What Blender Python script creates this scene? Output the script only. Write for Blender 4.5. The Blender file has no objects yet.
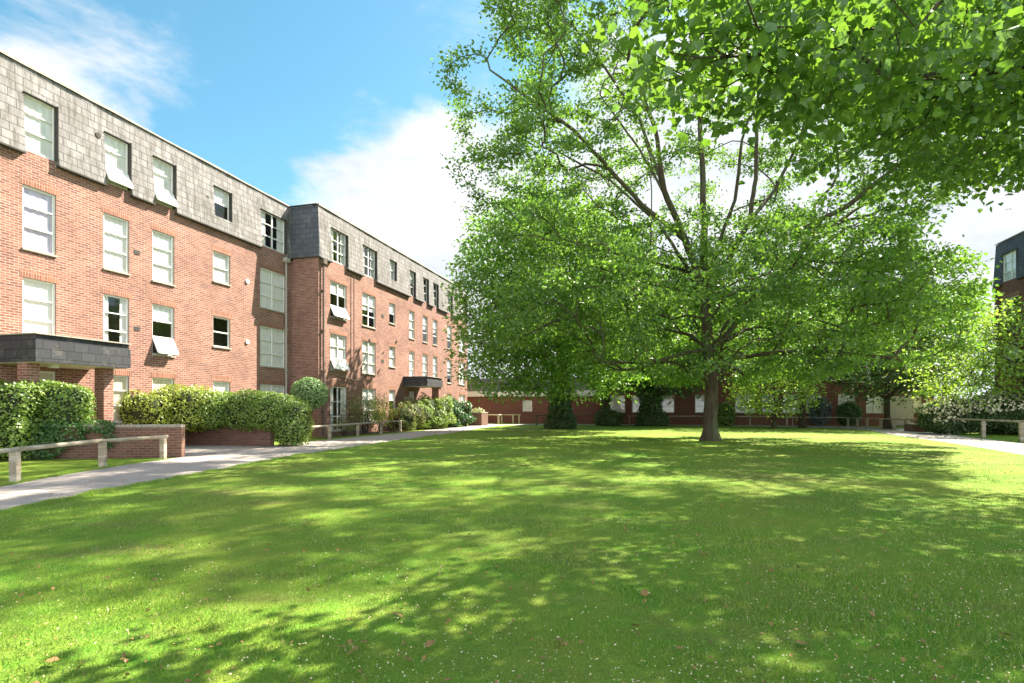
import bpy, math, random
import numpy as np
from mathutils import Vector
random.seed(7); RNG = np.random.default_rng(11)
sc = bpy.context.scene
COL = sc.collection
F, CX, HY, H = 560.0, 512.0, 408.0, 1.4       # focal length (px), principal column, horizon row, eye height
def P(px, py, Y):                              # photograph pixel at a known depth -> point of the place
    return np.array([(px-CX)/F*Y, Y, H+(HY-py)/F*Y])
R = math.radians
D = np.array([.2634, .9647]); N = np.array([.9647, -.2634])   # along / out of the left facade

# ------------------------------------------------------------------ materials
MATS = {}
def new_mat(name):
    m = bpy.data.materials.new(name); m.use_nodes = True
    nt = m.node_tree; nt.nodes.clear(); MATS[name] = m
    return m, nt
def nd(nt, kind, **kw):
    n = nt.nodes.new(kind)
    for k, v in kw.items():
        if k in n.inputs.keys() if isinstance(k, str) else False: n.inputs[k].default_value = v
        else: setattr(n, k, v)
    return n
def rgb(c): return (c[0], c[1], c[2], 1)
def mix(nt, fac, a, b, mode='MIX'):
    n = nt.nodes.new('ShaderNodeMix'); n.data_type = 'RGBA'; n.blend_type = mode
    for sock, v in ((n.inputs[0], fac), (n.inputs[6], a), (n.inputs[7], b)):
        if hasattr(v, 'is_linked'): nt.links.new(v, sock)
        else: sock.default_value = v if isinstance(v, (int, float)) else rgb(v)
    return n.outputs[2]
def noise(nt, scale, detail=4, rough=.6, vec=None, dist=0):
    n = nt.nodes.new('ShaderNodeTexNoise'); n.inputs['Scale'].default_value = scale
    n.inputs['Detail'].default_value = detail; n.inputs['Roughness'].default_value = rough
    n.inputs['Distortion'].default_value = dist
    if vec is not None: nt.links.new(vec, n.inputs['Vector'])
    return n.outputs['Fac']
def ramp(nt, fac, stops):
    n = nt.nodes.new('ShaderNodeValToRGB'); nt.links.new(fac, n.inputs[0]); e = n.color_ramp.elements
    while len(e) < len(stops): e.new(.5)
    for i, (p, c) in enumerate(stops):
        e[i].position = p; e[i].color = rgb(c) if not isinstance(c, (int, float)) else (c, c, c, 1)
    return n.outputs[0]
def mapping(nt, vec, scale=(1,1,1), rot=(0,0,0)):
    n = nt.nodes.new('ShaderNodeMapping'); n.inputs['Scale'].default_value = scale; n.inputs['Rotation'].default_value = rot
    nt.links.new(vec, n.inputs['Vector']); return n.outputs[0]
def coord(nt, kind='Object'):
    return nt.nodes.new('ShaderNodeTexCoord').outputs[kind]
def finish(nt, color, rough=.8, bump=None, bstr=.3, bdist=.02, spec=.3, metal=0):
    b = nt.nodes.new('ShaderNodeBsdfPrincipled'); o = nt.nodes.new('ShaderNodeOutputMaterial')
    if hasattr(color, 'is_linked'): nt.links.new(color, b.inputs['Base Color'])
    else: b.inputs['Base Color'].default_value = rgb(color)
    if hasattr(rough, 'is_linked'): nt.links.new(rough, b.inputs['Roughness'])
    else: b.inputs['Roughness'].default_value = rough
    b.inputs['Specular IOR Level'].default_value = spec; b.inputs['Metallic'].default_value = metal
    if bump is not None:
        bn = nt.nodes.new('ShaderNodeBump'); bn.inputs['Strength'].default_value = bstr; bn.inputs['Distance'].default_value = bdist
        nt.links.new(bump, bn.inputs['Height']); nt.links.new(bn.outputs[0], b.inputs['Normal'])
    nt.links.new(b.outputs[0], o.inputs[0])
def m_brick(name, c1, c2, mortar, bw=.225, rh=.075, ms=.011, off=.5, streak=0, patch=.35, dark=(.08,.035,.025)):
    m, nt = new_mat(name); uv = coord(nt, 'UV')
    br = nt.nodes.new('ShaderNodeTexBrick'); nt.links.new(uv, br.inputs['Vector'])
    br.offset = off; br.inputs['Scale'].default_value = 1; br.inputs['Mortar Size'].default_value = ms
    br.inputs['Brick Width'].default_value = bw; br.inputs['Row Height'].default_value = rh; br.inputs['Bias'].default_value = 0
    br.inputs['Mortar Smooth'].default_value = .1
    br.inputs['Color1'].default_value = rgb(c1); br.inputs['Color2'].default_value = rgb(c2); br.inputs['Mortar'].default_value = rgb(mortar)
    n1 = noise(nt, .8, 5, .65, uv); n2 = noise(nt, 9, 4, .7, uv)
    c = mix(nt, ramp(nt, n1, [(.35, 0.0), (.75, patch)]), br.outputs['Color'], dark)
    c = mix(nt, ramp(nt, n2, [(.3, 0.0), (.8, .35)]), c, (c1[0]*1.5, c1[1]*1.6, c1[2]*1.7))
    if streak:
        s = noise(nt, 1, 6, .7, mapping(nt, uv, (5, .9, 1)))
        c = mix(nt, ramp(nt, s, [(.42, 0.0), (.66, streak)]), c, dark)
        s2 = noise(nt, 2.3, 5, .7, uv)
        c = mix(nt, ramp(nt, s2, [(.55, 0.0), (.75, .5)]), c, (.21, .19, .15))
    inv = nt.nodes.new('ShaderNodeMath'); inv.operation = 'SUBTRACT'; inv.inputs[0].default_value = 1
    nt.links.new(br.outputs['Fac'], inv.inputs[1])
    finish(nt, c, .85, inv.outputs[0], .5, .012)
    return m
def m_noise(name, c1, c2, scale=8, rough=.8, bstr=.2, spec=.3, c3=None, kind='Object', stretch=(1,1,1), bd=.02):
    m, nt = new_mat(name); v = mapping(nt, coord(nt, kind), stretch)
    f = noise(nt, scale, 6, .65, v)
    c = mix(nt, ramp(nt, f, [(.3, 0.0), (.7, 1.0)]), c1, c2)
    if c3 is not None:
        g = noise(nt, scale*.23, 4, .6, v); c = mix(nt, ramp(nt, g, [(.45, 0.0), (.68, 1.0)]), c, c3)
    finish(nt, c, rough, f, bstr, bd, spec)
    return m
def m_leaf(name, a, b, trans, tfac=.45, yellow=None):
    """a/b: reflectance of the darker and lighter leaves; trans: colour of the light let through"""
    m, nt = new_mat(name)
    rnd = nt.nodes.new('ShaderNodeNewGeometry').outputs['Random Per Island']
    big = noise(nt, .55, 3, .6, coord(nt))
    c = mix(nt, rnd, a, b)
    c = mix(nt, ramp(nt, big, [(.4, 0.0), (.7, .55)]), c, b)
    t = mix(nt, rnd, trans, (trans[0]*.65, trans[1]*.75, trans[2]*.7))
    if yellow is not None:
        y = ramp(nt, rnd, [(.9, 0.0), (.93, 1.0)]); c = mix(nt, y, c, yellow)
    df = nt.nodes.new('ShaderNodeBsdfDiffuse'); tr = nt.nodes.new('ShaderNodeBsdfTranslucent'); gl = nt.nodes.new('ShaderNodeBsdfGlossy')
    gl.inputs['Roughness'].default_value = .42; gl.inputs['Color'].default_value = (.9, .95, .9, 1)
    nt.links.new(c, df.inputs[0]); nt.links.new(t, tr.inputs[0])
    m1 = nt.nodes.new('ShaderNodeMixShader'); m1.inputs[0].default_value = tfac
    nt.links.new(df.outputs[0], m1.inputs[1]); nt.links.new(tr.outputs[0], m1.inputs[2])
    m2 = nt.nodes.new('ShaderNodeMixShader'); m2.inputs[0].default_value = .05
    nt.links.new(m1.outputs[0], m2.inputs[1]); nt.links.new(gl.outputs[0], m2.inputs[2])
    o = nt.nodes.new('ShaderNodeOutputMaterial'); nt.links.new(m2.outputs[0], o.inputs[0])
    return m

m_brick('brick', (.155, .056, .042), (.35, .152, .104), (.42, .33, .28), patch=.5)
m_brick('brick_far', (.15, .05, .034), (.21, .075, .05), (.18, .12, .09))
m_brick('brick_old', (.11, .052, .038), (.23, .105, .065), (.22, .17, .14), patch=.55)
m_brick('slate', (.205, .19, .19), (.28, .26, .262), (.035, .03, .03), .42, .25, .013, .5, .95, .3, (.085, .078, .07))
m_brick('slate_black', (.035, .036, .042), (.06, .061, .07), (.015, .015, .017), .42, .25, .012, .5, .2, .3, (.03, .03, .03))
m_brick('slate_shaded', (.07, .075, .09), (.10, .105, .125), (.03, .03, .035), .42, .25, .012, .5, .25, .3, (.05, .05, .06))  # slate with the shade of sun-averted sides put into its colour
m_noise('coping', (.42, .38, .32), (.26, .23, .2), 14)
m_noise('white_paint', (.78, .77, .74), (.70, .69, .66), 6, .45, .05)
m_noise('curtain', (.82, .81, .79), (.68, .67, .66), 3, .9, .05)
m_noise('cream_curtain', (.72, .66, .52), (.60, .54, .42), 3, .9, .05)
m_noise('reflection_curtain', (.48, .46, .62), (.66, .55, .66), 1.2, .9, .05)  # purple window reflection put into the colour of this curtain sheet
m_noise('room', (.42, .36, .30), (.16, .13, .12), .55, .9, 0)
m_noise('dark_edge', (.035, .03, .03), (.06, .055, .05), 9, .8)  # near-black of vents and air bricks, also of strips standing in for shade
m_noise('soffit', (.62, .56, .47), (.52, .46, .38), 5, .8)
m_noise('roof_felt', (.22, .21, .2), (.3, .29, .27), 5, .9)
m_noise('pipe', (.10, .075, .06), (.15, .11, .09), 9, .5)
m_noise('pale_pipe', (.42, .38, .34), (.3, .27, .25), 9, .6)
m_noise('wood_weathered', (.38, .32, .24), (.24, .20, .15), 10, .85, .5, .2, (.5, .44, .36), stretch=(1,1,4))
m_noise('wood_pale', (.50, .43, .30), (.38, .31, .2), 10, .85, .4, .2, stretch=(1,1,4))
m_noise('wood_dark', (.09, .07, .05), (.14, .11, .08), 10, .85, .4, .2)
m_noise('bark', (.045, .034, .024), (.11, .085, .06), 9, .9, 1.0, .15, (.10, .12, .06), stretch=(1,1,.25), bd=.06)
m_noise('bark_dark', (.045, .036, .028), (.09, .072, .055), 8, .9, .8, .15, stretch=(1,1,.3), bd=.05)
m_noise('path', (.37, .325, .30), (.30, .262, .24), 2.2, .9, .15, .2, (.36, .315, .29), bd=.01)
m_noise('soil', (.07, .05, .035), (.12, .085, .06), 12, .95, .5)
m_noise('iron', (.05, .05, .05), (.08, .08, .08), 9, .5)
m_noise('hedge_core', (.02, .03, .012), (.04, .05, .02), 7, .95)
m_noise('petal', (.72, .62, .42), (.5, .38, .2), 30, .8, 0)
m_noise('dry_leaf', (.34, .21, .07), (.15, .085, .035), 14, .8, .2)
m_noise('cream_flower', (.76, .70, .58), (.62, .55, .38), 20, .8, 0)
m_leaf('leaf_main', (.035, .095, .018), (.15, .25, .045), (.22, .40, .035), .44)
m_leaf('leaf_front', (.03, .085, .016), (.11, .20, .035), (.20, .36, .03), .44)
m_leaf('leaf_back', (.08, .18, .028), (.19, .33, .055), (.28, .50, .05), .42)
m_leaf('leaf_cool', (.05, .12, .03), (.09, .18, .05), (.15, .30, .05), .35)
m_leaf('leaf_lime', (.15, .28, .03), (.29, .42, .055), (.42, .58, .06), .45)
m_leaf('leaf_dark', (.03, .07, .014), (.07, .13, .03), (.10, .2, .02), .3)
m_leaf('leaf_hedge', (.09, .17, .025), (.22, .32, .05), (.30, .42, .04), .3)
m_leaf('leaf_hedge_lime', (.22, .30, .03), (.34, .40, .05), (.38, .42, .05), .35)
m_leaf('leaf_ball', (.13, .24, .08), (.28, .42, .17), (.2, .32, .08), .3)
m_leaf('leaf_rose', (.14, .20, .05), (.28, .30, .10), (.3, .36, .06), .35, (.5, .14, .10))
m_leaf('leaf_lily', (.03, .09, .03), (.07, .15, .05), (.10, .2, .05), .3)
m_leaf('leaf_grey', (.12, .15, .16), (.2, .24, .26), (.15, .2, .18), .25)
m_leaf('blade', (.095, .255, .026), (.31, .42, .05), (.2, .3, .035), .3, (.34, .30, .11))
# glass: reflects the sky, lets the room behind it show
m, nt = new_mat('glass')
lw = nt.nodes.new('ShaderNodeLayerWeight'); lw.inputs[0].default_value = .5
pw = nt.nodes.new('ShaderNodeMath'); pw.operation = 'POWER'; pw.inputs[1].default_value = 3.5; nt.links.new(lw.outputs['Facing'], pw.inputs[0])
ad = nt.nodes.new('ShaderNodeMath'); ad.operation = 'MULTIPLY_ADD'; ad.inputs[1].default_value = .8; ad.inputs[2].default_value = .09
nt.links.new(pw.outputs[0], ad.inputs[0])
tp = nt.nodes.new('ShaderNodeBsdfTransparent'); tp.inputs[0].default_value = (.98, .975, .975, 1)
g = nt.nodes.new('ShaderNodeBsdfGlossy'); g.inputs['Roughness'].default_value = .03
ms = nt.nodes.new('ShaderNodeMixShader'); o = nt.nodes.new('ShaderNodeOutputMaterial')
nt.links.new(ad.outputs[0], ms.inputs[0]); nt.links.new(tp.outputs[0], ms.inputs[1]); nt.links.new(g.outputs[0], ms.inputs[2]); nt.links.new(ms.outputs[0], o.inputs[0])
# lawn
m, nt = new_mat('lawn'); v = coord(nt)
f1 = noise(nt, .45, 5, .6, v); f2 = noise(nt, 3.5, 5, .7, v); f3 = noise(nt, 60, 3, .7, v); f4 = noise(nt, 1.2, 4, .6, mapping(nt, v, (.35, 1.4, 1), (0, 0, .3)))
c = mix(nt, ramp(nt, f1, [(.35, 0.0), (.65, 1.0)]), (.115, .28, .026), (.235, .33, .042))
c = mix(nt, ramp(nt, f2, [(.42, 0.0), (.7, .6)]), c, (.31, .31, .06))
c = mix(nt, ramp(nt, f4, [(.56, 0.0), (.74, .75)]), c, (.25, .20, .085))
f5 = noise(nt, .28, 5, .7, v)
c = mix(nt, ramp(nt, f5, [(.5, 0.0), (.68, .7)]), c, (.19, .165, .06))
f6 = noise(nt, 9, 4, .75, v)
c = mix(nt, ramp(nt, f6, [(.56, 0.0), (.72, .55)]), c, (.05, .12, .015))
c = mix(nt, ramp(nt, f3, [(.35, .5), (.6, 0.0)]), c, (.06, .11, .014))
finish(nt, c, .9, f3, .9, .03, .1)

# ------------------------------------------------------------------ mesh helpers
class MB:
    def __init__(s): s.v = []; s.f = []
    def quad(s, *pts):
        i = len(s.v); s.v += [tuple(p) for p in pts]; s.f.append(tuple(range(i, i+len(pts))))
    def box(s, x0, x1, y0, y1, z0, z1):
        i = len(s.v)
        s.v += [(x0,y0,z0),(x1,y0,z0),(x1,y1,z0),(x0,y1,z0),(x0,y0,z1),(x1,y0,z1),(x1,y1,z1),(x0,y1,z1)]
        for q in ((0,3,2,1),(4,5,6,7),(0,1,5,4),(1,2,6,5),(2,3,7,6),(3,0,4,7)): s.f.append(tuple(i+k for k in q))
    def bar(s, a, b, w, h):                     # square bar between two points
        a = Vector(a); b = Vector(b); t = (b-a).normalized()
        up = Vector((0,0,1)) if abs(t.z) < .9 else Vector((1,0,0))
        sx = t.cross(up).normalized()*w/2; sz = sx.normalized().cross(t).normalized()*h/2
        i = len(s.v)
        for p in (a, b):
            for q in (-sx-sz, sx-sz, sx+sz, -sx+sz): s.v.append(tuple(p+q))
        for q in ((0,1,2,3),(7,6,5,4),(0,4,5,1),(1,5,6,2),(2,6,7,3),(3,7,4,0)): s.f.append(tuple(i+k for k in q))
    def cyl(s, a, b, r0, r1=None, n=10, caps=True):
        r1 = r0 if r1 is None else r1
        a = Vector(a); b = Vector(b); t = (b-a).normalized()
        up = Vector((0,0,1)) if abs(t.z) < .9 else Vector((1,0,0))
        ux = t.cross(up).normalized(); uy = t.cross(ux)
        i = len(s.v)
        for p, r in ((a, r0), (b, r1)):
            for k in range(n):
                q = p+ux*math.cos(2*math.pi*k/n)*r+uy*math.sin(2*math.pi*k/n)*r; s.v.append(tuple(q))
        for k in range(n): s.f.append((i+k, i+(k+1)%n, i+n+(k+1)%n, i+n+k))
        if caps: s.f.append(tuple(i+k for k in range(n))[::-1]); s.f.append(tuple(i+n+k for k in range(n)))
    def build(s, name, mat, parent=None, bevel=0, smooth=False):
        me = bpy.data.meshes.new(name); me.from_pydata(s.v, [], s.f); me.update()
        uvl = me.uv_layers.new(name='UVMap')
        co = [v.co for v in me.vertices]
        for p in me.polygons:
            n = p.normal
            for li in p.loop_indices:
                c = co[me.loops[li].vertex_index]
                if abs(n.z) > .7: uv = (c.x, c.y)
                elif abs(n.x) > abs(n.y): uv = (c.y+.11, c.z)
                else: uv = (c.x, c.z)
                uvl.data[li].uv = uv
            p.use_smooth = smooth
        me.materials.append(MATS[mat])
        o = bpy.data.objects.new(name, me); COL.objects.link(o)
        if parent is not None: o.parent = parent
        if bevel:
            b = o.modifiers.new('bevel', 'BEVEL'); b.width = bevel; b.segments = 2; b.limit_method = 'ANGLE'
        return o
def tag(o, label=None, cat=None, group=None, kind=None):
    for k, v in (('label', label), ('category', cat), ('group', group), ('kind', kind)):
        if v: o[k] = v
    return o
def empty(name, loc=(0,0,0), rz=0, label=None, cat=None, group=None):
    o = bpy.data.objects.new(name, None); COL.objects.link(o); o.location = loc; o.rotation_euler = (0, 0, rz)
    o.empty_display_size = .3
    return tag(o, label, cat, group)
def np_mesh(name, verts, faces, mat, parent=None, smooth=False):
    """verts (n,3); faces (m,k) with one k"""
    me = bpy.data.meshes.new(name); verts = np.asarray(verts, dtype=np.float32); faces = np.asarray(faces, dtype=np.int32)
    m, k = faces.shape
    me.vertices.add(len(verts)); me.vertices.foreach_set('co', verts.ravel())
    me.loops.add(m*k); me.loops.foreach_set('vertex_index', faces.ravel())
    me.polygons.add(m); me.polygons.foreach_set('loop_start', np.arange(0, m*k, k, dtype=np.int32))
    try: me.polygons.foreach_set('loop_total', np.full(m, k, dtype=np.int32))
    except Exception: pass
    me.polygons.foreach_set('use_smooth', np.full(m, smooth))
    me.update(calc_edges=True); me.validate()
    me.materials.append(MATS[mat])
    o = bpy.data.objects.new(name, me); COL.objects.link(o)
    if parent is not None: o.parent = parent
    return o
def unit(a): return a/np.maximum(np.linalg.norm(a, axis=-1, keepdims=True), 1e-9)

# leaf outlines in (across, along) with a fold height
SH_SIMPLE = (np.array([[0,0,0],[-.34,.45,.08],[0,1,-.05],[.34,.45,.08]]), [(0,1,2),(0,2,3)])
_m = [(0,0),(-.24,.0),(-.47,.05),(-.44,.24),(-.58,.52),(-.37,.56),(-.25,.74),(0,1.0),(.25,.74),(.37,.56),(.58,.52),(.44,.24),(.47,.05),(.24,.0)]
SH_MAPLE = (np.array([[0,.3,-.03]]+[[x, y, .16*abs(x)-.45*max(0, y-.3)**1.5-.1*abs(x)**2] for x, y in _m]), [(0, i, i % 14+1) for i in range(1, 15)])
SH_BLADE = (np.array([[-.09,0,0],[.09,0,0],[.0,1,.22]]), [(0,1,2)])
def leaf_mesh(name, pos, nrm, tip, size, shape, mat, parent=None):
    """one small faceted leaf for each position; nrm = leaf normal, tip = direction of its tip"""
    sv, sf = shape
    n = unit(nrm); t = tip - n*np.sum(tip*n, axis=1, keepdims=True); t = unit(t); b = np.cross(t, n)
    V = pos[:, None, :] + size[:, None, None]*(sv[None, :, 0:1]*b[:, None, :] + sv[None, :, 1:2]*t[:, None, :] + sv[None, :, 2:3]*n[:, None, :])
    k = len(sv); Fc = np.array(sf)[None] + (np.arange(len(pos))*k)[:, None, None]
    return np_mesh(name, V.reshape(-1, 3), Fc.reshape(-1, 3), mat, parent)
def leaves_around(tips, per, sig, size, flat=.6, up=.8, out_from=None, droop=.3):
    M = len(tips); n = M*per
    base = np.repeat(tips, per, axis=0)
    off = RNG.normal(size=(n, 3))*sig*np.array([1, 1, flat])
    scale = np.repeat(RNG.uniform(.55, 1.35, M), per)[:, None]
    pos = base+off*scale
    nr = RNG.normal(size=(n, 3))*.75 + np.array([0, 0, up])
    td = RNG.normal(size=(n, 3)) + unit(off)*.8 - np.array([0, 0, droop])
    if out_from is not None: td += unit(pos-out_from)*.7
    sz = size*RNG.uniform(.7, 1.25, n)
    return pos, nr, td, sz

# ------------------------------------------------------------------ trees
def ell_points(n, c, r, lo=0., pw=.55):
    d = unit(RNG.normal(size=(n, 3))); rad = (lo**3+(1-lo**3)*RNG.uniform(0, 1, n))**(1/3*pw/.55)
    return np.array(c)+d*rad[:, None]*np.array(r)
def thin(p, dmin):                              # spread points out a little
    out = []
    cell = {}
    for q in p:
        k = tuple((q//dmin).astype(int)); ok = True
        for a in (-1,0,1):
            for b in (-1,0,1):
                for c in (-1,0,1):
                    for w in cell.get((k[0]+a, k[1]+b, k[2]+c), ()):
                        if abs(w[0]-q[0])+abs(w[1]-q[1])+abs(w[2]-q[2]) < dmin*1.4: ok = False
        if ok: cell.setdefault(k, []).append(q); out.append(q)
    return np.array(out)
def grow(limbs, att, step=.6, bal=.22, r0=.010, ex=.47, jit=.05, sag=0.):
    """limbs: list of (start index or None, [points], [radii]); att: the tips to reach"""
    cap = 60000; pos = np.zeros((cap, 3)); par = np.full(cap, -1, int); pl = np.zeros(cap); rad = np.zeros(cap); n = 0
    last = {}
    for li, (src, pts, rr) in enumerate(limbs):
        prev = -1
        if src is not None: prev = last[src[0]][src[1]]
        ids = []
        pts = [np.array(p, float) for p in pts]
        if prev >= 0: pts = [pos[prev]]+pts; rr = [rr[0]]+list(rr)
        first = True
        for a, b, ra, rb in zip(pts[:-1], pts[1:], rr[:-1], rr[1:]):
            L = np.linalg.norm(b-a); k = max(1, int(round(L/step)))
            rng = range(1, k+1)
            if first and prev < 0: rng = range(0, k+1)
            for i in rng:
                t = i/k; q = a+(b-a)*t+(RNG.normal(size=3)*jit*.5*min(1, ra*4) if 0 < i < k else 0)
                pos[n] = q; par[n] = prev; rad[n] = ra+(rb-ra)*t
                pl[n] = 0 if prev < 0 else pl[prev]+np.linalg.norm(q-pos[prev]); prev = n; n += 1
            first = False; ids.append(prev)
        last[li] = ids
    n0 = n
    d0 = np.array([np.min(np.linalg.norm(pos[:n0]-a, axis=1)) for a in att])
    tips = []
    for ai in np.argsort(d0):
        a = att[ai]; d = np.linalg.norm(pos[:n]-a, axis=1)
        cost = d+bal*pl[:n]+np.where(pos[:n, 2] > a[2]+.3*d, .35*d, 0)
        if len(limbs[0][1]): cost = cost+np.where(pos[:n, 2] < limbs[0][1][0][2]+1.6, 50, 0)
        j = int(np.argmin(cost)); dj = d[j]
        if dj < .12: continue
        k = max(1, int(math.ceil(dj/step)))
        pj = pos[j]; dr = pj-pos[par[j]] if par[j] >= 0 else np.array([0, 0, 1.])
        dr = dr/max(np.linalg.norm(dr), 1e-6)
        c = pj+(dr*.30+(a-pj)/max(dj, 1e-6)*.35)*dj+np.array([0, 0, .08*dj])
        prev = j
        for i in range(1, k+1):
            t = i/k; q = (1-t)**2*pj+2*t*(1-t)*c+t*t*a
            if i < k: q = q+RNG.normal(size=3)*jit
            if n >= cap-1: break
            pos[n] = q; par[n] = prev; pl[n] = pl[prev]+np.linalg.norm(q-pos[prev]); prev = n; n += 1
        tips.append(prev)
    pos = pos[:n]; par = par[:n]; w = np.zeros(n); haschild = np.zeros(n, bool); haschild[par[par >= 0]] = True
    w[~haschild] = 1
    for i in range(n-1, -1, -1):
        if par[i] >= 0: w[par[i]] += w[i]
    r = np.maximum(r0*w**ex, 0); r[:n0] = np.maximum(np.minimum(r[:n0], rad[:n0]*1.15), rad[:n0]*.8)
    for i in range(n):                          # never thicker than the branch it leaves
        if par[i] >= 0: r[i] = min(r[i], r[par[i]]*.97)
    return pos, par, r, w, np.array(tips)
def tube_mesh(name, pos, par, r, w, mat, parent, rmin=.0, flare=None):
    n = len(pos); kids = [[] for _ in range(n)]
    for i in range(n):
        if par[i] >= 0: kids[par[i]].append(i)
    V = []; Fq = []
    starts = [(i, None) for i in range(n) if par[i] < 0]
    while starts:
        i, frm = starts.pop()
        chain = [] if frm is None else [frm]
        cur = i
        while True:
            chain.append(cur)
            if not kids[cur]: break
            ks = sorted(kids[cur], key=lambda k: -w[k])
            for k in ks[1:]:
                if r[k] >= rmin: starts.append((k, cur))
            cur = ks[0]
            if r[cur] < rmin: break
        if len(chain) < 2: continue
        rr = [r[c] for c in chain]
        if frm is not None: rr[0] = min(r[frm], rr[1]*1.25)
        rm = max(rr); S = 14 if rm > .15 else 8 if rm > .05 else 5 if rm > .02 else 3
        pts = pos[chain]; T = np.gradient(pts, axis=0); T = unit(T)
        u = np.cross(T[0], [0.3, .9, .1]); u /= np.linalg.norm(u)
        base = len(V)
        for q, (p, t, ra) in enumerate(zip(pts, T, rr)):
            u = u-t*np.dot(u, t); u /= max(np.linalg.norm(u), 1e-6); vv = np.cross(t, u)
            for s in range(S):
                a = 2*math.pi*s/S; k = 1.
                if flare is not None and p[2] < flare[0]:
                    g = (1-p[2]/flare[0])**2; k = 1+g*(flare[1]+.25*math.sin(3*a+1)+.18*math.sin(5*a))
                V.append(p+(u*math.cos(a)+vv*math.sin(a))*ra*k*(1+.06*math.sin(3*a+p[2]*2) if ra > .12 else 1))
        for q in range(len(chain)-1):
            for s in range(S):
                Fq.append((base+q*S+s, base+q*S+(s+1) % S, base+(q+1)*S+(s+1) % S, base+(q+1)*S+s))
    return np_mesh(name, np.array(V), np.array(Fq), mat, parent, smooth=True)
def shift(o_world, a): return np.asarray(a, float)-np.asarray(o_world, float)

def make_tree(name, label, cat, base, limbs, att, leaf, bark, per, sig, lsize, step=.6, bal=.22, r0=.010, ex=.47, group=None,
              shape=SH_SIMPLE, flat=.6, up=.8, droop=.3, rmin=0, flare=(.3, .35), jit=.05, sub_leaves=0):
    root = empty(name, tuple(base), 0, label, cat, group); B = np.array(base, float)
    limbs = [(s, [np.array(p)-B for p in pts], rr) for s, pts, rr in limbs]
    att = np.array(att)-B
    pos, par, r, w, tips = grow(limbs, att, step, bal, r0, ex, jit)
    tube_mesh('trunk', pos, par, r, w, bark, root, rmin, flare)
    tp = pos[tips]
    if sub_leaves:                              # leaves along the last twigs as well as at their ends
        tw = np.where((w <= sub_leaves) & (pos[:, 2] > 1.5))[0]; tp = np.concatenate([tp, pos[tw]])
    cen = att.mean(axis=0)
    ps, nr, td, sz = leaves_around(tp, per, sig, lsize, flat, up, cen, droop)
    keep = ps[:, 2] > .3
    leaf_mesh('crown', ps[keep], nr[keep], td[keep], sz[keep], shape, leaf, root)
    return root

# ---- the big tree on the lawn
TY = 23.8
tb = (8.45, TY, 0)
def Q(px, py, dy=0): return P(px, py, TY+dy)
limbs = [
 (None, [(8.45,TY,0), (8.46,TY,.5), Q(711,395), Q(709,350), Q(704,300)], [.385,.36,.345,.32,.27]),        # 0 trunk
 ((0,3), [Q(694,262,-.3), Q(685,240,-.6), Q(664,190,-1.6), Q(655,128,-2.6), Q(628,60,-3.6)], [.19,.17,.14,.09,.05]), # 1
 ((0,3), [Q(704,250,.2), Q(703,183,.5), Q(700,120,.9), Q(690,30,1.5)], [.20,.17,.12,.06]),              # 2
 ((0,3), [Q(722,272,.3), Q(749,222,1.2), Q(756,178,1.8), Q(757,110,2.6), Q(765,20,3.4)], [.17,.15,.12,.08,.04]), # 3
 ((0,3), [Q(722,284,-.3), Q(777,243,-1.5), Q(850,204,-2.8), Q(905,160,-4)], [.16,.13,.09,.05]),         # 4
 ((0,2), [Q(724,338,.3), Q(791,257,1.5), Q(855,210,2.5), Q(930,165,4)], [.15,.13,.09,.05]),             # 5
 ((1,1), [Q(642,205,-2), Q(575,131,-3.5), Q(490,70,-4.5)], [.12,.08,.04]),                              # 6
 ((0,2), [Q(690,352,-.8), Q(650,363,-2), Q(600,362,-3.2)], [.10,.08,.05]),                              # 7
 ((0,2), [Q(735,358,-.8), Q(780,352,-2.2), Q(840,352,-3.5), Q(900,360,-4.5)], [.11,.09,.06,.04]),       # 8
 ((0,3), [Q(690,272,1), Q(650,262,2.8), Q(600,250,4.8)], [.11,.08,.05]),                                # 9
 ((0,2), [Q(745,330,2), Q(800,318,4.5), Q(850,322,6)], [.10,.07,.04]),                                  # 10
 ((0,2), [Q(690,335,1.4), Q(650,325,3.6), Q(610,335,5.4)], [.10,.07,.04]),
 ((0,3), [Q(712,262,-.8), Q(735,200,-2), Q(742,140,-3)], [.10,.08,.04]),
 ((1,0), [Q(676,215,.6), Q(640,150,1.6), Q(600,95,2.6)], [.09,.07,.03]),
 ((1,2), [Q(640,120,-1), Q(600,60,-.6), Q(560,10,0)], [.08,.05,.02]),
 ((0,2), [Q(728,322,-1), Q(765,285,-2.6), Q(800,262,-3.8)], [.10,.07,.03]),
 ((3,1), [Q(775,190,2.5), Q(800,140,3.4), Q(815,80,4)], [.08,.06,.03]),
 ((9,0), [Q(660,225,1.5), Q(610,180,2.6), Q(555,150,3.6)], [.08,.06,.03]),
 ((0,3), [Q(680,290,-1.6), Q(640,280,-3.6), Q(590,265,-5.2)], [.09,.06,.03]),                              # 11
]
cA = (8.3, 23.1, 13.5); rA = (11.0, 9.2, 8.8)
a1 = ell_points(4300, cA, rA, .40, .4)
a1 = a1[(a1[:, 2] > 5.2)]
a1 = a1[~((a1[:, 0] < 1.5) & (RNG.uniform(0, 1, len(a1)) < .45))]
def lobes(p, k=1.0, s=0.):                      # clumps and gaps: boughs carry leaves, the air between them does not
    return (np.sin(p[:,0]*1.45*k+s)+np.sin(p[:,1]*1.3*k+1.3+s)+np.sin(p[:,2]*1.75*k+2.1+s)+.8*np.sin((p[:,0]+p[:,2])*2.3*k+s)+.8*np.sin((p[:,1]-p[:,2])*2.1*k+.7))
a1 = a1[lobes(a1) > -.15]
a1 = a1[~((a1[:, 0]-.725*a1[:, 2] < -6.5) & (RNG.uniform(0, 1, len(a1)) < .2))]
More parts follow.
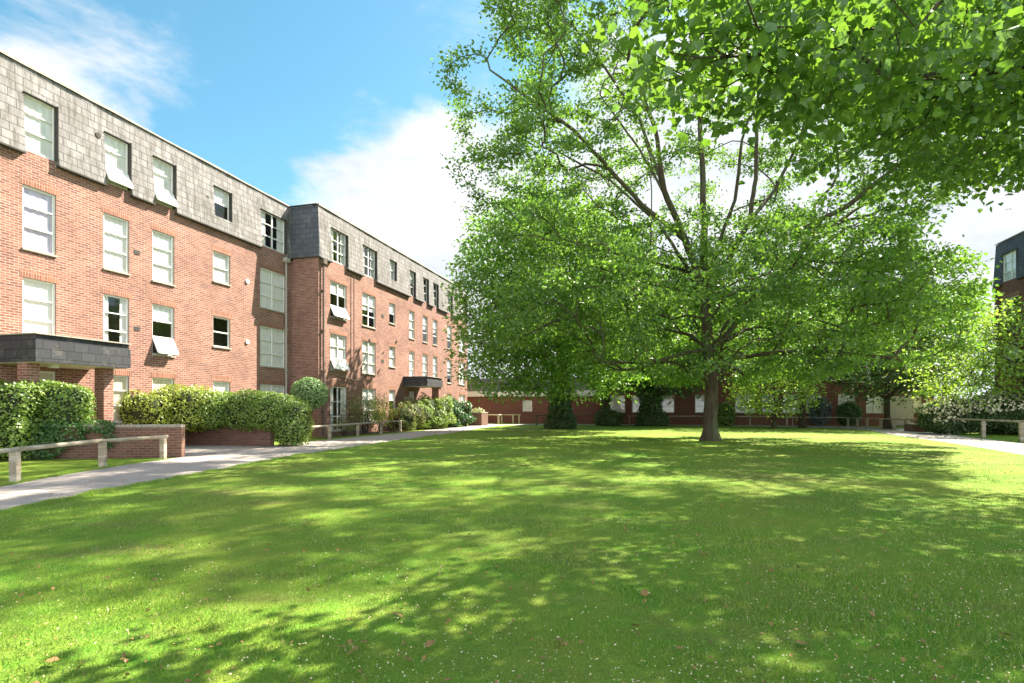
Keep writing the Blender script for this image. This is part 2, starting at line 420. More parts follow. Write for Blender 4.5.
a1 = a1[~((np.abs(a1[:, 0]/a1[:, 1]-.36) < .20) & (a1[:, 1] < 21.5) & (a1[:, 2] < 13.5) & (RNG.uniform(0, 1, len(a1)) < .8))]
# the middle of the crown is thin: the sky shows between the limbs there
pxy = np.stack([CX+F*a1[:, 0]/a1[:, 1], HY-F*(a1[:, 2]-H)/a1[:, 1]], 1)
hole = np.exp(-(((a1[:, 0]-9.3)/6)**2+((a1[:, 2]-11)/4)**2)) > RNG.uniform(0, 1.15, len(a1))
a1 = a1[~hole]
a2 = ell_points(2900, (9.3, 23.2, 5.4), (10.3, 7.8, 3.4), .3, .5); a2 = a2[(a2[:, 2] > 2.5+.02*(a2[:, 0]-9)**2)]; a2 = a2[lobes(a2, 1.15, 1.) > -.1]
a2 = a2[~((a2[:, 0] < 1.5) & (a2[:, 2] < 4.2))]; a2 = a2[a2[:, 0]/a2[:, 1] < .83]
a2 = a2[~((np.abs(a2[:, 0]/a2[:, 1]-.36) < .12) & (a2[:, 1] < 22.5) & (RNG.uniform(0, 1, len(a2)) < .8))]
att = thin(np.concatenate([a1, a2]), .64)
make_tree('lawn_tree', 'tall broad-crowned tree with a dark bare trunk standing alone on the lawn', 'tree', tb, limbs, att,
          'leaf_main', 'bark', 42, .29, .150, step=.5, bal=.24, r0=.0175, ex=.42, flat=.42, sub_leaves=2, rmin=.0)

# ---- the maple whose boughs hang in over the top right (its trunk stands just outside the photograph)
fb = (12.6, 9.2, 0)
limbs = [
 (None, [fb, (12.6,9.2,1.2), (12.5,9.2,3.6), (12.3,9.3,6.5), (12,9.5,9.5)], [.34,.31,.28,.22,.12]),
 ((0,1), [(11,8.9,5.4), (8.4,8.4,6.4), (6.6,7.8,6.1), (4.8,7.2,5.6)], [.15,.12,.08,.045]),
 ((0,2), [(10.6,9.4,7.6), (8,9.2,7.6), (6,8.4,7.0), (3.4,6.6,5.6), (1.6,5.3,4.7)], [.13,.09,.05,.025,.010]),
 ((0,2), [(12,7.6,7.6), (9.5,6.6,7.6), (6.5,6,6.4), (4,5.2,5.2)], [.11,.09,.06,.03]),
 ((0,2), [(13.4,11,8.5), (13,13,9.5)], [.11,.06]),
 ((0,2), [(15,9,8.5), (17,9,9.5)], [.11,.06]),
]
f1 = ell_points(1350, (12.2, 10.2, 8.4), (5.8, 4.2, 2.4), .2, .5)
f2 = ell_points(360, (6.1, 7.9, 6.2), (2.6, 1.7, .8), .0, .6)
f3 = ell_points(260, (3.0, 5.9, 5.25), (1.85, 1.0, .65), .0, .6)
f4 = ell_points(260, (7.6, 9.4, 5.9), (2.8, 1.6, .8), 0, .6)
f1 = f1[lobes(f1, 1.5, .4) > -.9]
f4 = np.concatenate([f4, ell_points(200, (15.4, 9.6, 8.5), (3.6, 4, 3), .3, .5)])
att = thin(np.concatenate([f1, f2, f3, f4]), .36); att = att[(att[:, 2] > 4.15) & ((att[:, 2]-1.4)/att[:, 1] > .40)]; q_ = (att[:, 2]-1.4)/att[:, 1]; att = att[~((q_ < .52) & (RNG.uniform(0, 1, len(att)) < .4))]
make_tree('maple_tree', 'maple with large lobed leaves hanging in over the top right corner', 'tree', fb, limbs, att,
          'leaf_front', 'bark_dark', 18, .25, .108, step=.4, bal=.15, r0=.007, ex=.47, shape=SH_MAPLE, flat=.7, up=.55, droop=1.5, sub_leaves=1, jit=.03)

def simple_limbs(base, h, r, lean=(0,0), nl=6, spread=3, z0=.35):
    b = np.array(base, float); top = b+np.array([lean[0], lean[1], h])
    L = [(None, [b, b+(top-b)*z0, b+(top-b)*.7, top], [r, r*.8, r*.5, r*.2])]
    for i in range(nl):
        a = 2*math.pi*i/nl+.5; s = i % 2
        p0 = b+(top-b)*(z0 if s == 0 else .7)
        d = np.array([math.cos(a), math.sin(a), .55])*spread*(1 if s == 0 else .7)
        L.append(((0, 0 if s == 0 else 1), [p0+d*.5+np.array([0,0,.2]), p0+d], [r*.35, r*.15]))
    return L
def bg_tree(name, label, base, h, r, blobs, n, leaf, bark, per, sig, ls, sep, group=None, nl=6, spread=3, z0=.35, zmin=2., cat='tree', lean=(0,0), **kw):
    pts = []
    tot = sum(b[1][0]*b[1][1]*b[1][2] for b in blobs)
    for c, rr in blobs: pts.append(ell_points(int(n*rr[0]*rr[1]*rr[2]/tot), c, rr, .45, .45))
    att = thin(np.concatenate(pts), sep); att = att[att[:, 2] > zmin]
    return make_tree(name, label, cat, base, simple_limbs(base, h, r, lean, nl, spread, z0), att, leaf, bark, per, sig, ls, step=.8, bal=.2, r0=.016, ex=.45, group=group, **kw)
GT = 'trees at the far side of the lawn'
t1 = bg_tree('broadleaf_tree', 'dense green tree with a thick dark ivied trunk, leftmost behind the lawn', (3.3,38.5,0), 13, .48,
        [((1.4,34.6,8.6),(5.0,4.2,6.4)), ((3.4,35.4,9),(5.0,4.5,5.4)), ((-.2,33.5,4.6),(3.2,2.8,2.8)), ((4.2,33.8,4.8),(4.4,3,2.9))], 3600, 'leaf_back', 'bark_dark', 34, .42, .24, .62, GT, 8, 4, .3, 2.0)
t2 = bg_tree('broadleaf_tree', 'green tree on a thin trunk rising from a round bush behind the lawn', (7.4,44.4,0), 11, .22,
        [((7.6,43.5,6.4),(4.0,3.4,3.6))], 900, 'leaf_back', 'bark_dark', 30, .45, .26, .7, GT, 6, 2.5, .35, 2.4)
t3 = bg_tree('broadleaf_tree', 'tall green tree with ivy-wrapped trunk seen just left of the lawn tree', (10.9,44,0), 14, .42,
        [((11.4,43.8,8.0),(4.8,3.4,4.8)), ((11,42.5,4.8),(5.4,3,2.4))], 1800, 'leaf_cool', 'bark_dark', 32, .48, .26, .7, GT, 8, 3.5, .3, 2.2)
bg_tree('small_tree', 'low dark-crowned tree behind the wooden rail beside the right-hand path', (24.8,37,0), 6.5, .22,
        [((24.8,37,5.2),(3.9,3.4,3.6))], 800, 'leaf_dark', 'bark_dark', 26, .42, .2, .62, GT, 6, 2, .3, 2.0)
bg_tree('small_tree', 'bright yellow-green tree in front of the grey-sided block at the right edge', (26.2,28.6,0), 6.0, .15,
        [((26.2,28.6,4.4),(3.4,2.6,2.6)), ((23.5,29,3.2),(2.4,2,1.8))], 800, 'leaf_lime', 'bark_dark', 26, .36, .17, .55, GT, 6, 1.6, .3, 1.6)
bg_tree('small_tree', 'low lime-yellow tree right of the lawn tree, its boughs near the ground', (17.8,38,0), 4.4, .12,
        [((17.6,37.6,2.6),(2.8,2.2,1.9))], 420, 'leaf_lime', 'bark', 24, .32, .2, .5, GT, 6, 1.3, .25, .9)
bg_tree('broadleaf_tree', 'full mid-green tree hiding the middle of the brick building at the back', (21.0,40.5,0), 9, .25,
        [((20.6,40.2,6.6),(5.6,3.6,4.0))], 800, 'leaf_cool', 'bark_dark', 26, .5, .22, .8, GT, 6, 2.4, .3, 3.2)
bg_tree('broadleaf_tree', 'bright leafy tree right of the back building, seen below the lawn tree boughs', (29.5,38.2,0), 8, .22,
        [((29.3,37.8,5.4),(4.2,3.4,3.4))], 750, 'leaf_back', 'bark_dark', 26, .46, .21, .72, GT, 6, 2.2, .3, 2.0)

# ---- ivy and clipped shrubs
def shell(n, c, r, ex=2.6, rot=0, lump=.08, seed=0, zmin=None, thick=.12):
    d = unit(RNG.normal(size=(n, 3)))
    k = (np.abs(d)**ex).sum(1)**(-1/ex); q = d*k[:, None]
    ph = seed*1.7
    l = 1+lump*(np.sin(q[:, 0]*5*r[0]/1.2+ph)+np.sin(q[:, 1]*5+ph*2)+np.sin(q[:, 2]*6+ph*3)+np.sin(q[:, 0]*11*r[0]/1.6+q[:, 2]*7+ph))/2
    rad = l*(1-thick*RNG.uniform(0, 1, n)**1.5)
    p = q*rad[:, None]*np.array(r); nn = unit(d/np.array(r))
    cs, sn = math.cos(rot), math.sin(rot); M = np.array([[cs, sn, 0], [-sn, cs, 0], [0, 0, 1]])
    p = p@M; nn = nn@M
    p = p+np.array(c)
    if zmin is not None: kmask = p[:, 2] > zmin; p = p[kmask]; nn = nn[kmask]
    return p, nn
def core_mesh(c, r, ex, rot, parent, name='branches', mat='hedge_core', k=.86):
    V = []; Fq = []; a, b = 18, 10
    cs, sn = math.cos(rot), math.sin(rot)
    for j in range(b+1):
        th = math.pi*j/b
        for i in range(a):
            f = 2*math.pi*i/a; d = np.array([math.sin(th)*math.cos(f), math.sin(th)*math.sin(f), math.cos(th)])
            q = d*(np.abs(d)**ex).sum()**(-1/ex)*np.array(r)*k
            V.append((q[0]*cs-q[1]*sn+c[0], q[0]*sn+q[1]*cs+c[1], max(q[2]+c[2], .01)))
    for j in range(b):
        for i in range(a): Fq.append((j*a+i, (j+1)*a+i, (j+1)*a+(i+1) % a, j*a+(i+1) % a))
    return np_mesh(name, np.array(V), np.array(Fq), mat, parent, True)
def shrub(name, label, cat, base, blobs, mat, dens, ls, ex=2.6, group=None, lump=.08, core=True, stem=None, shape=SH_SIMPLE, up=.3, flowers=None, mats=None):
    root = empty(name, tuple(base), 0, label, cat, group); B = np.array(base, float)
    allp = {}
    for i, (c, r, rot) in enumerate(blobs):
        area = 4*(r[0]*r[1]+r[0]*r[2]+r[1]*r[2]); n = int(area*dens)
        p, nn = shell(n, np.array(c)-B, r, ex, rot, lump, i+1, .02, .16)
        mt = mats[i] if mats else mat
        allp.setdefault(mt, []).append((p, nn))
        if core:
            co = core_mesh(np.array(c)-B, r, ex, rot, root, k=.84)
    for mt, L in allp.items():
        p = np.concatenate([a for a, b in L]); nn = np.concatenate([b for a, b in L])
        nr = nn*.9+RNG.normal(size=p.shape)*.55+np.array([0, 0, up]); td = RNG.normal(size=p.shape)*.8+nn*.6+np.array([0, 0, .2])
        leaf_mesh('foliage', p, nr, td, ls*RNG.uniform(.65, 1.3, len(p)), shape, mt, root)
    if flowers:
        nf, fs, fm = flowers; src = np.concatenate([a for L in allp.values() for a, b in L]); nn = np.concatenate([b for L in allp.values() for a, b in L])
        okm = np.where(nn[:, 2] > .25)[0]; sel = RNG.choice(okm, min(nf, len(okm)), replace=False)
        p = src[sel]+nn[sel]*.04
        leaf_mesh('flowers', p, nn[sel]+RNG.normal(size=p.shape)*.5, RNG.normal(size=p.shape), fs*RNG.uniform(.6, 1.3, len(p)), SH_SIMPLE, fm, root)
    if stem:
        mb = MB()
        for (a, b, ra, rb) in stem: mb.cyl(np.array(a)-B, np.array(b)-B, ra, rb, 9)
        mb.build('stem', 'bark', root, smooth=True)
    return root
def ivy(parent, h, r, n, ls=.16, bush=None):
    z = RNG.uniform(0, 1, n)**1.2*h; a = RNG.uniform(0, 2*math.pi, n); rr = r*(1.25+.5*np.exp(-z)+.25*np.sin(z*3+a*2))*RNG.uniform(.8, 1.15, n)
    p = np.stack([np.cos(a)*rr, np.sin(a)*rr, z], 1); nn = np.stack([np.cos(a), np.sin(a), .3+0*a], 1)
    leaf_mesh('ivy', p, nn+RNG.normal(size=p.shape)*.4, RNG.normal(size=p.shape)-np.array([0,0,.6]), ls*RNG.uniform(.7, 1.3, n), SH_SIMPLE, 'leaf_dark', parent)
ivy(t1, 4.2, .55, 2600, .2); ivy(t3, 4.4, .62, 3000, .2); ivy(t2, 4, .28, 900, .16)
shrub('round_bush', 'dark round bush hugging the foot of a thin trunk beyond the lawn', 'bush', (7.5,43.6,0), [((7.5,43.6,.55),(1.1,.9,.75),0)], 'leaf_dark', 240, .12)
shrub('round_bush', 'dark bush at the foot of the thick ivied trunk, left of the round one', 'bush', (3.4,37.7,0), [((3.4,37.7,.35),(.95,.7,.5),0)], 'leaf_dark', 240, .12)
shrub('round_bush', 'dark bush spreading round the ivy-wrapped trunk left of the lawn tree', 'bush', (10.9,43.1,0), [((10.9,43.1,.45),(1.15,.7,.65),0)], 'leaf_dark', 240, .12)

# ------------------------------------------------------------------ setting
def sheet(name, pts, z, mat, kind='structure'):
    mb = MB(); mb.quad(*[(p[0], p[1], z) for p in pts]); o = mb.build(name, mat); return tag(o, kind=kind)
def grid_ground():
    xs = np.concatenate([[-400,-150,-60,-30], np.arange(-16, 40, 1.0), [60,150,400]]); ys = np.concatenate([[-60,-20], np.arange(-4, 60, 1.0), [80,200,600]])
    X, Y = np.meshgrid(xs, ys); V = np.stack([X.ravel(), Y.ravel(), np.zeros(X.size)], 1)
    nx = len(xs); Fq = [(j*nx+i, j*nx+i+1, (j+1)*nx+i+1, (j+1)*nx+i) for j in range(len(ys)-1) for i in range(nx-1)]
    return tag(np_mesh('ground', V, np.array(Fq), 'lawn'), kind='structure')
grid_ground()
def ribbon(name, L, Rr, z, mat):
    L = smooth_line(L); Rr = smooth_line(Rr)
    V = [(x, y, z) for x, y in L]+[(x, y, z) for x, y in Rr]; n = len(L)
    o = np_mesh(name, np.array(V), np.array([(i, n+i, n+i+1, i+1) for i in range(n-1)]), mat); return tag(o, kind='structure')
def smooth_line(pts, k=10):
    p = np.array(pts, float); out = []
    pp = np.vstack([2*p[0]-p[1], p, 2*p[-1]-p[-2]])
    for i in range(1, len(pp)-2):
        for t in np.linspace(0, 1, k, endpoint=False):
            a, b, c, d = pp[i-1], pp[i], pp[i+1], pp[i+2]
            out.append(.5*((2*b)+(-a+c)*t+(2*a-5*b+4*c-d)*t*t+(-a+3*b-3*c+d)*t**3))
    out.append(p[-1]); return out
farL = [(-8.6,2), (-8.9,6), (-9.1,9.9), (-9.36,11.6), (-9.5,14), (-9.35,16), (-9.0,20.6), (-8.1,24.6), (-6.9,28.6), (-5.6,34), (-4.4,40), (-3.0,46.0), (-1.8,49.6)]
nearL = [(-6.9,2), (-6.85,5), (-6.86,7.5), (-6.83,9.3), (-6.7,11.3), (-6.55,14), (-6.35,16.6), (-5.5,20.2), (-4.9,23.4), (-4.1,27.6), (-3.1,33), (-1.9,40.0), (-.6,45.2)]
ribbon('path', farL, nearL, .006, 'path')
ribbon('path', [(-3.0,46.2), (2,48.2), (8,47.6), (16,45.6), (24.6,43.2), (27,37), (22.8,28.9), (20.0,21.6), (17.6,15.6), (15.2,11), (12.5,6), (11,2)],
       [(-.8,44.9), (3,46.4), (8,45.9), (15,44.0), (21,40.6), (22.4,35.8), (20.1, 30), (17.5, 22.4), (14.8, 15.8), (12.3, 11.2), (9.5, 6), (8, 2)][:11], .010, 'path')
# the paved way between the two garden walls to the porch
sheet('entrance_path', [(-9.2,16.15), (-8.9,20.35), (-13.6,21.6), (-14.3,17.5)], .014, 'path')

# ------------------------------------------------------------------ buildings
ZR = [7.91, 5.21, 2.51]                          # window heads in the brick storeys
ZM = 10.61                                       # window heads in the slate storey
SK, TOP = 8.82, 11.37                            # foot and top of the slate
def wall_sheet(mb, u0, u1, z0, z1, y, holes, depth):
    us = sorted(set([u0, u1]+[h[0] for h in holes]+[h[1] for h in holes])); zs = sorted(set([z0, z1]+[h[2] for h in holes]+[h[3] for h in holes]))
    us = [u for u in us if u0-1e-6 <= u <= u1+1e-6]; zs = [z for z in zs if z0-1e-6 <= z <= z1+1e-6]
    for a, b in zip(us[:-1], us[1:]):
        for c, d in zip(zs[:-1], zs[1:]):
            mu, mz = (a+b)/2, (c+d)/2
            if any(h[0] < mu < h[1] and h[2] < mz < h[3] for h in holes): continue
            mb.quad((a,y,c), (b,y,c), (b,y,d), (a,y,d))
    for h in holes:
        a, b, c, d = h[:4]; c = max(c, z0); d = min(d, z1); y2 = y+depth
        mb.quad((a,y,c), (a,y,d), (a,y2,d), (a,y2,c)); mb.quad((b,y,c), (b,y2,c), (b,y2,d), (b,y,d))
        if d < z1-1e-6: mb.quad((a,y,d), (b,y,d), (b,y2,d), (a,y2,d))
        if c > z0+1e-6: mb.quad((a,y,c), (a,y2,c), (b,y2,c), (b,y,c))
def window(root, u0, u1, z0, z1, y, style, cur='curtain', cover='full', opened=False, sill=True, lintel=False, dormer=False):
    w, h = u1-u0, z1-z0; yf = y+.045
    fr = MB(); t = .055
    fr.box(0, t, 0, .06, 0, h); fr.box(w-t, w, 0, .06, 0, h); fr.box(t, w-t, 0, .06, 0, t); fr.box(t, w-t, 0, .06, h-t, h)
    b = .035
    ysplits = {'three': [.36, .68], 'grid': [.33, .66], 'two': [.5]}[style]
    for i, q in enumerate(ysplits):
        hh = b*1.5 if (i == 0) else b
        fr.box(t, w-t, .006, .054, h*q-hh/2, h*q+hh/2)
    if style == 'grid':
        fr.box(w/2-.035, w/2+.035, .003, .057, t, h*ysplits[0]-.02)
        fr.box(w/2-.03, w/2+.03, .003, .057, h*ysplits[0]+.03, h-t)
    fo = fr.build('window', 'white_paint', root); fo.location = (u0, yf, z0)
    zlo = h*ysplits[0] if opened else t
    g = MB(); g.quad((t-.01, .03, zlo), (w-t+.01, .03, zlo), (w-t+.01, .03, h-t+.01), (t-.01, .03, h-t+.01)); g.build('pane', 'glass', fo)
    if cover != 'none':
        c = MB(); n = max(6, int(w/.07)); zb = {'full': .03, 'half': h*.5, 'third': h*.66, 'sides': .03}[cover]
        spans = [(0, 1)] if cover != 'sides' else [(0, .28), (.72, 1)]
        for s0, s1 in spans:
            k = max(4, int(n*(s1-s0)))
            xs = [(s0+(s1-s0)*i/k)*w for i in range(k+1)]; ysx = [.07+.007*math.sin(i*2.1)*(1 if cur != 'cream_curtain' else .3) for i in range(k+1)]
            for i in range(k): c.quad((xs[i], ysx[i], zb), (xs[i+1], ysx[i+1], zb), (xs[i+1], ysx[i+1], h-.03), (xs[i], ysx[i], h-.03))
        c.build('curtain', cur, fo)
    if opened:
        s = MB(); hh = h*ysplits[0]-t*.5; ang = R(26); cy, cz = -math.sin(ang), -math.cos(ang)
        def pt(x, d): return (x, cy*d-.0, h*ysplits[0]-.02+cz*d)
        for (x0, d0, x1, d1) in ((t, 0, w-t, 0), (t, hh, w-t, hh), (t, 0, t, hh), (w-t, 0, w-t, hh)): s.bar(pt(x0, d0), pt(x1, d1), .05, .05)
        s.quad(pt(t, 0), pt(w-t, 0), pt(w-t, hh), pt(t, hh)); s.build('opened_sash', 'white_paint', fo)
    if lintel:
        s = MB(); s.box(-.08, w+.08, -.051, -.02, h+.004, h+.225); s.build('lintel', 'soldier', fo)
    if dormer:
        s = MB(); s.box(w-.028, w-.001, -.165, -.002, .02, h-.003); s.box(.001, w-.028, -.11, -.002, h-.03, h-.003); s.build('dormer_shade', 'dark_edge', fo)  # near-black sheets standing in for shade on the right reveal and head
    if sill:
        s = MB(); s.box(-.02, w+.02, -.10, -.002, -.045, .012); s.build('sill', 'soffit' if sill == 'pale' else 'coping', fo)
    return fo
def block(root, u0, u1, y, wins, deep, bmat='brick', smat='slate', z0=0, lintel=True):
    """wins: (u0,u1,ztop,h,style,cur,cover,opened); one brick wall with its slate storey"""
    low = []; high = []; tall = []
    for wd in wins:
        a, b, zt, h = wd[:4]
        if zt > 8: high.append(wd); 
        else: low.append((a, b, zt-h, zt))
    mb = MB(); wall_sheet(mb, u0, u1, z0, SK+.12, y, low, .13)
    wall = mb.build('wall', bmat, root)
    hh = []
    for wd in high:
        a, b, zt, h = wd[:4]; hh.append((a, b, (SK+.1) if h > 1.5 else zt-h, zt))
    sl = MB(); skz = SK
    hs = [(a, b, skz if c < skz+.2 else c, d) for a, b, c, d in hh]
    wall_sheet(sl, u0, u1, skz, TOP, y-.14, hs, .30)
    # lean the slate back towards the top
    sl.v = [(vx, vy+(.16*(vz-skz)/(TOP-skz) if vy < y-.1 else 0), vz) for vx, vy, vz in sl.v]
    sl.build('slate_storey', smat, root)
    cuts = sorted([(a, b) for a, b, c, d in hs if c == skz]); cur = u0
    for a, b in cuts+[(u1, u1)]:
        if a-cur > .05:
            ed = MB(); ed.box(cur+.002, a-.002, y-.16, y-.003, skz-.05, skz-.002); ed.build('slate_shadow_line', 'dark_edge', root)  # dark strip painted in as the shadow line under the slate
        cur = b
    cp = MB(); x = u0; prof = []
    while x < u1: prof.append((x, TOP+.055+random.uniform(0, .035), random.uniform(0, .03))); x += random.uniform(.35, .9)
    prof.append((u1, TOP+.06, .01))
    for (xa, za, ja), (xb, zb, jb) in zip(prof[:-1], prof[1:]):
        cp.quad((xa, y-.02-ja, TOP+.003), (xb, y-.02-jb, TOP+.003), (xb, y-.02-jb, zb), (xa, y-.02-ja, za)); cp.quad((xa, y-.02-ja, za), (xb, y-.02-jb, zb), (xb, y+.34, zb), (xa, y+.34, za)); cp.quad((xa, y+.34, za), (xb, y+.34, zb), (xb, y+.34, TOP+.003), (xa, y+.34, TOP+.003))
    cp.build('coping', 'coping', root)
    for wd in wins:
        a, b, zt, h, st, cur, cover, op = wd
        if zt > 8 and h > 1.5: h = zt-(SK+.12)
        window(root, a, b, zt-h, zt, y, st, cur, cover, op, sill=(zt < 8), lintel=(lintel and zt < 8), dormer=(zt > 8))
    rm = MB(); rm.quad((u0+.05, y+1.8, .05), (u1-.05, y+1.8, .05), (u1-.05, y+1.8, TOP-.1), (u0+.05, y+1.8, TOP-.1)); rm.build('room_wall', 'room', root)
    return wall
m_brick('soldier', (.17, .058, .038), (.36, .14, .085), (.34, .26, .2), .075, .225, .011, 0)

def u1f(px): return (18.65/(.273-(px-CX)/F)-16.27)*1.0366
def u2f(px): return (17.02/(.273-(px-CX)/F)-27.48)*1.0366+12.06
O1 = (-18.65+.273*16.27, 16.27, 0)
A = math.atan2(D[1], D[0])
b1 = empty('apartment_building', O1, A, 'long four-storey red-brick block with grey slate top storey filling the left side', 'apartment building')
cA_, cB, cC, cD, cE = [(u1f(a), u1f(a)+w) for a, w in ((22.5,.93), (103.5,.93), (152.3,.95), (213,.95), (260,1.78))]
W = []
def addw(c, zt, h, st, cur='curtain', cover='full', op=False): W.append((c[0], c[1], zt, h, st, cur, cover, op))
for zt, hs, cur in ((ZM, 1.68, None), (ZR[0], 1.86, None), (ZR[1], 1.86, None), (ZR[2], 1.6, None)):
    r = {ZM: 0, ZR[0]: 1, ZR[1]: 2, ZR[2]: 3}[zt]
    if r < 3: addw(cA_, zt, hs, 'three', ['curtain', 'reflection_curtain', 'curtain'][r], 'full', False)
    else: addw(cA_, zt, hs, 'three', 'cream_curtain', 'full')
    addw(cB, zt, hs, 'three', 'cream_curtain' if r == 3 else 'curtain', ['full', 'full', 'sides', 'full'][r], r == 0)
    addw(cC, zt, hs, 'three', 'cream_curtain' if r == 3 else 'curtain', ['full', 'full', 'third', 'full'][r], r in (0, 2))
    addw(cD, zt, 1.26, 'two', 'curtain', ['half', 'full', 'none', 'full'][r])
    addw(cE, zt, hs, 'grid', 'curtain', ['sides', 'full', 'full', 'half'][r])
    for k in (-3.2, -7.2): addw((k, k+.93), zt, hs, 'three', 'curtain', 'full')
block(b1, -12, 12.06, 0, W, .15)
W = []
cF = (u2f(330), u2f(330)+1.5); cG = (u2f(362), u2f(362)+1.5); cH = (u2f(389), u2f(389)+.8)
cI = (u2f(409), u2f(409)+.8); cJ = (u2f(422.5), u2f(422.5)+.82); cK = (u2f(432.7), u2f(432.7)+.82); cL = (u2f(447), u2f(447)+.9); cM = (u2f(459), u2f(459)+1.4)
for r, zt in enumerate((ZM, ZR[0], ZR[1], ZR[2])):
    hh = 1.68 if r == 0 else 1.86
    if r == 3: addw(cF, 2.51, 2.3, 'grid', 'curtain', 'sides')
    else: addw(cF, zt, hh, 'grid', 'curtain', ['sides', 'third', 'full'][r], r in (1, 2))
    addw(cG, zt, hh, 'grid', 'curtain', ['sides', 'half', 'full', 'full'][r])
    addw(cH, zt, 1.26, 'two', 'curtain', 'full' if r % 2 == 0 else 'half')
    addw(cI, zt, hh, 'three', 'curtain', ['half', 'full', 'full', 'full'][r])
    if r < 3: addw(cJ, zt, hh, 'three', 'curtain', ['none', 'half', 'full', 'full'][r]); addw(cK, zt, hh, 'three', 'curtain', ['none', 'half', 'full', 'half'][r])
    addw(cL, zt, hh, 'three', 'curtain', 'half'); addw(cM, zt, hh, 'grid', 'curtain', 'full')
PR = -1.585
block(b1, 12.06, 33.5, PR, W, .15)
# return wall between the blocks, far end wall, back and flat roof
mb = MB(); mb.quad((12.06,.0,0), (12.06,PR,0), (12.06,PR,SK+.12), (12.06,0,SK+.12)); mb.quad((33.5,PR,0), (33.5,10,0), (33.5,10,SK+.12), (33.5,PR,SK+.12))
mb.quad((-12,0,0), (-12,0,SK+.12), (-12,10,SK+.12), (-12,10,0)); mb.quad((-12,10,0), (-12,10,SK+.12), (33.5,10,SK+.12), (33.5,10,0))
mb.build('wall', 'brick', b1)
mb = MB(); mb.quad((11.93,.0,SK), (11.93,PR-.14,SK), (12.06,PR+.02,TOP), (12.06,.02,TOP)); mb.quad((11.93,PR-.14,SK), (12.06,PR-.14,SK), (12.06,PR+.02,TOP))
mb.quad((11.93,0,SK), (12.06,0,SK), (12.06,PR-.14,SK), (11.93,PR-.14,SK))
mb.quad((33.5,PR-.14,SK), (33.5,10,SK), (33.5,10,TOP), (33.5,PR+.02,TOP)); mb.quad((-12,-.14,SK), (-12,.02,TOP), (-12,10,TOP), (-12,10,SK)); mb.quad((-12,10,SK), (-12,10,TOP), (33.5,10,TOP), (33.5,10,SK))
mb.build('slate_return', 'slate_shaded', b1)
mb = MB(); mb.quad((-12,.02,TOP-.01), (12.06,.02,TOP-.01), (12.06,10,TOP-.01), (-12,10,TOP-.01)); mb.quad((12.06,PR+.02,TOP-.01), (33.5,PR+.02,TOP-.01), (33.5,10,TOP-.01), (12.06,10,TOP-.01)); mb.build('roof', 'roof_felt', b1)
mb = MB(); mb.box(11.93,12.055,PR+.02,.3,TOP+.002,TOP+.05); mb.build('coping', 'dark_edge', b1)
def downpipe(u, y, mat, root, zt=8.75):
    p = MB(); p.cyl((u, y-.09, .05), (u, y-.09, zt-.2), .05, n=10); p.box(u-.14, u+.14, y-.22, y-.01, zt-.22, zt)
    for z in (1.2, 3.2, 5.2, 7.2): p.box(u-.08, u+.08, y-.15, y-.004, z, z+.06)
    p.build('downpipe', mat, root)
downpipe(11.6, 0, 'pale_pipe', b1); downpipe(12.35, PR, 'pipe', b1)
for px, py, s in ((330-12, 0, 0),): pass
def round_vent(u, y, z, r, mat, root):
    v = MB(); v.cyl((u, y-.05, z), (u, y-.001, z), r, r, 12); v.build('wall_vent', mat, root)
for z in (7.05, 4.35, 1.65): round_vent(u1f(247), 0, z, .10, 'white_paint', b1)
for u, z in ((u1f(206), 9.95), (u1f(100)-.1, 10.35)): round_vent(u, -.02, z, .09, 'dark_edge', b1)
for u, z in ((u2f(385), 9.9), (u2f(396), 5.6), (u2f(369), 5.3)): round_vent(u, PR-.0, z, .08, 'dark_edge', b1)
p = MB(); p.cyl((u2f(338), PR-.1, 3.0), (u2f(357), PR-.1, 2.85), .035); p.cyl((u2f(352), PR-.1, 2.9), (u2f(352), PR-.1, 8.6), .025); p.build('waste_pipe', 'pipe', b1)
p = MB(); ub = u2f(384)
def canopy(root, u0, u1, y, proj, ztop, thick, cols, door):
    c = MB(); c.box(u0, u1, y-proj, y-.003, ztop-thick, ztop-.16)
    o = c.build('porch_canopy', 'slate_black', root)
    t = MB(); t.box(u0+.04, u1-.04, y-proj+.05, y-.004, ztop-.158, ztop); t.build('upper_fascia', 'slate_black', o)
    t = MB(); t.box(u0-.01, u1+.01, y-proj-.015, y-.005, ztop+.002, ztop+.035); t.build('flashing', 'coping', o)
    t = MB(); t.box(u0+.06, u1-.06, y-proj+.06, y-.006, ztop-thick-.02, ztop-thick-.002); t.build('soffit', 'soffit', o)
    for (a, b, d0, d1) in cols:
        k = MB(); k.box(a, b, y-d1, y-d0, 0, ztop-thick-.022); k.build('porch_column', 'brick', o)
    if door:
        a, b = door
        k = MB(); k.box(a, b, y-.05, y-.002, .02, 2.12); k.build('door', 'soffit', o)
        k = MB(); k.box(a+.12, b-.12, y-.056, y-.052, 1.0, 1.95); k.build('door_glass', 'glass_dark', o)
m_noise('glass_dark', (.03, .035, .035), (.06, .065, .06), 3, .08, 0, .6)
canopy(b1, -.806, 1.97, 0, 1.68, 3.40, .74, [(-.76, -.44, .93, 1.3), (1.39, 1.71, .93, 1.3)], (.35, 1.2))
nb = MB(); nb.box(-1.18, -.96, -.03, -.002, 1.9, 2.3); nb.build('notice_board', 'white_paint', b1)
lm = MB(); lm.cyl((.2, -.9, 2.56), (.2, -.9, 2.64), .13, .13, 14); lm.build('porch_light', 'white_paint', b1)
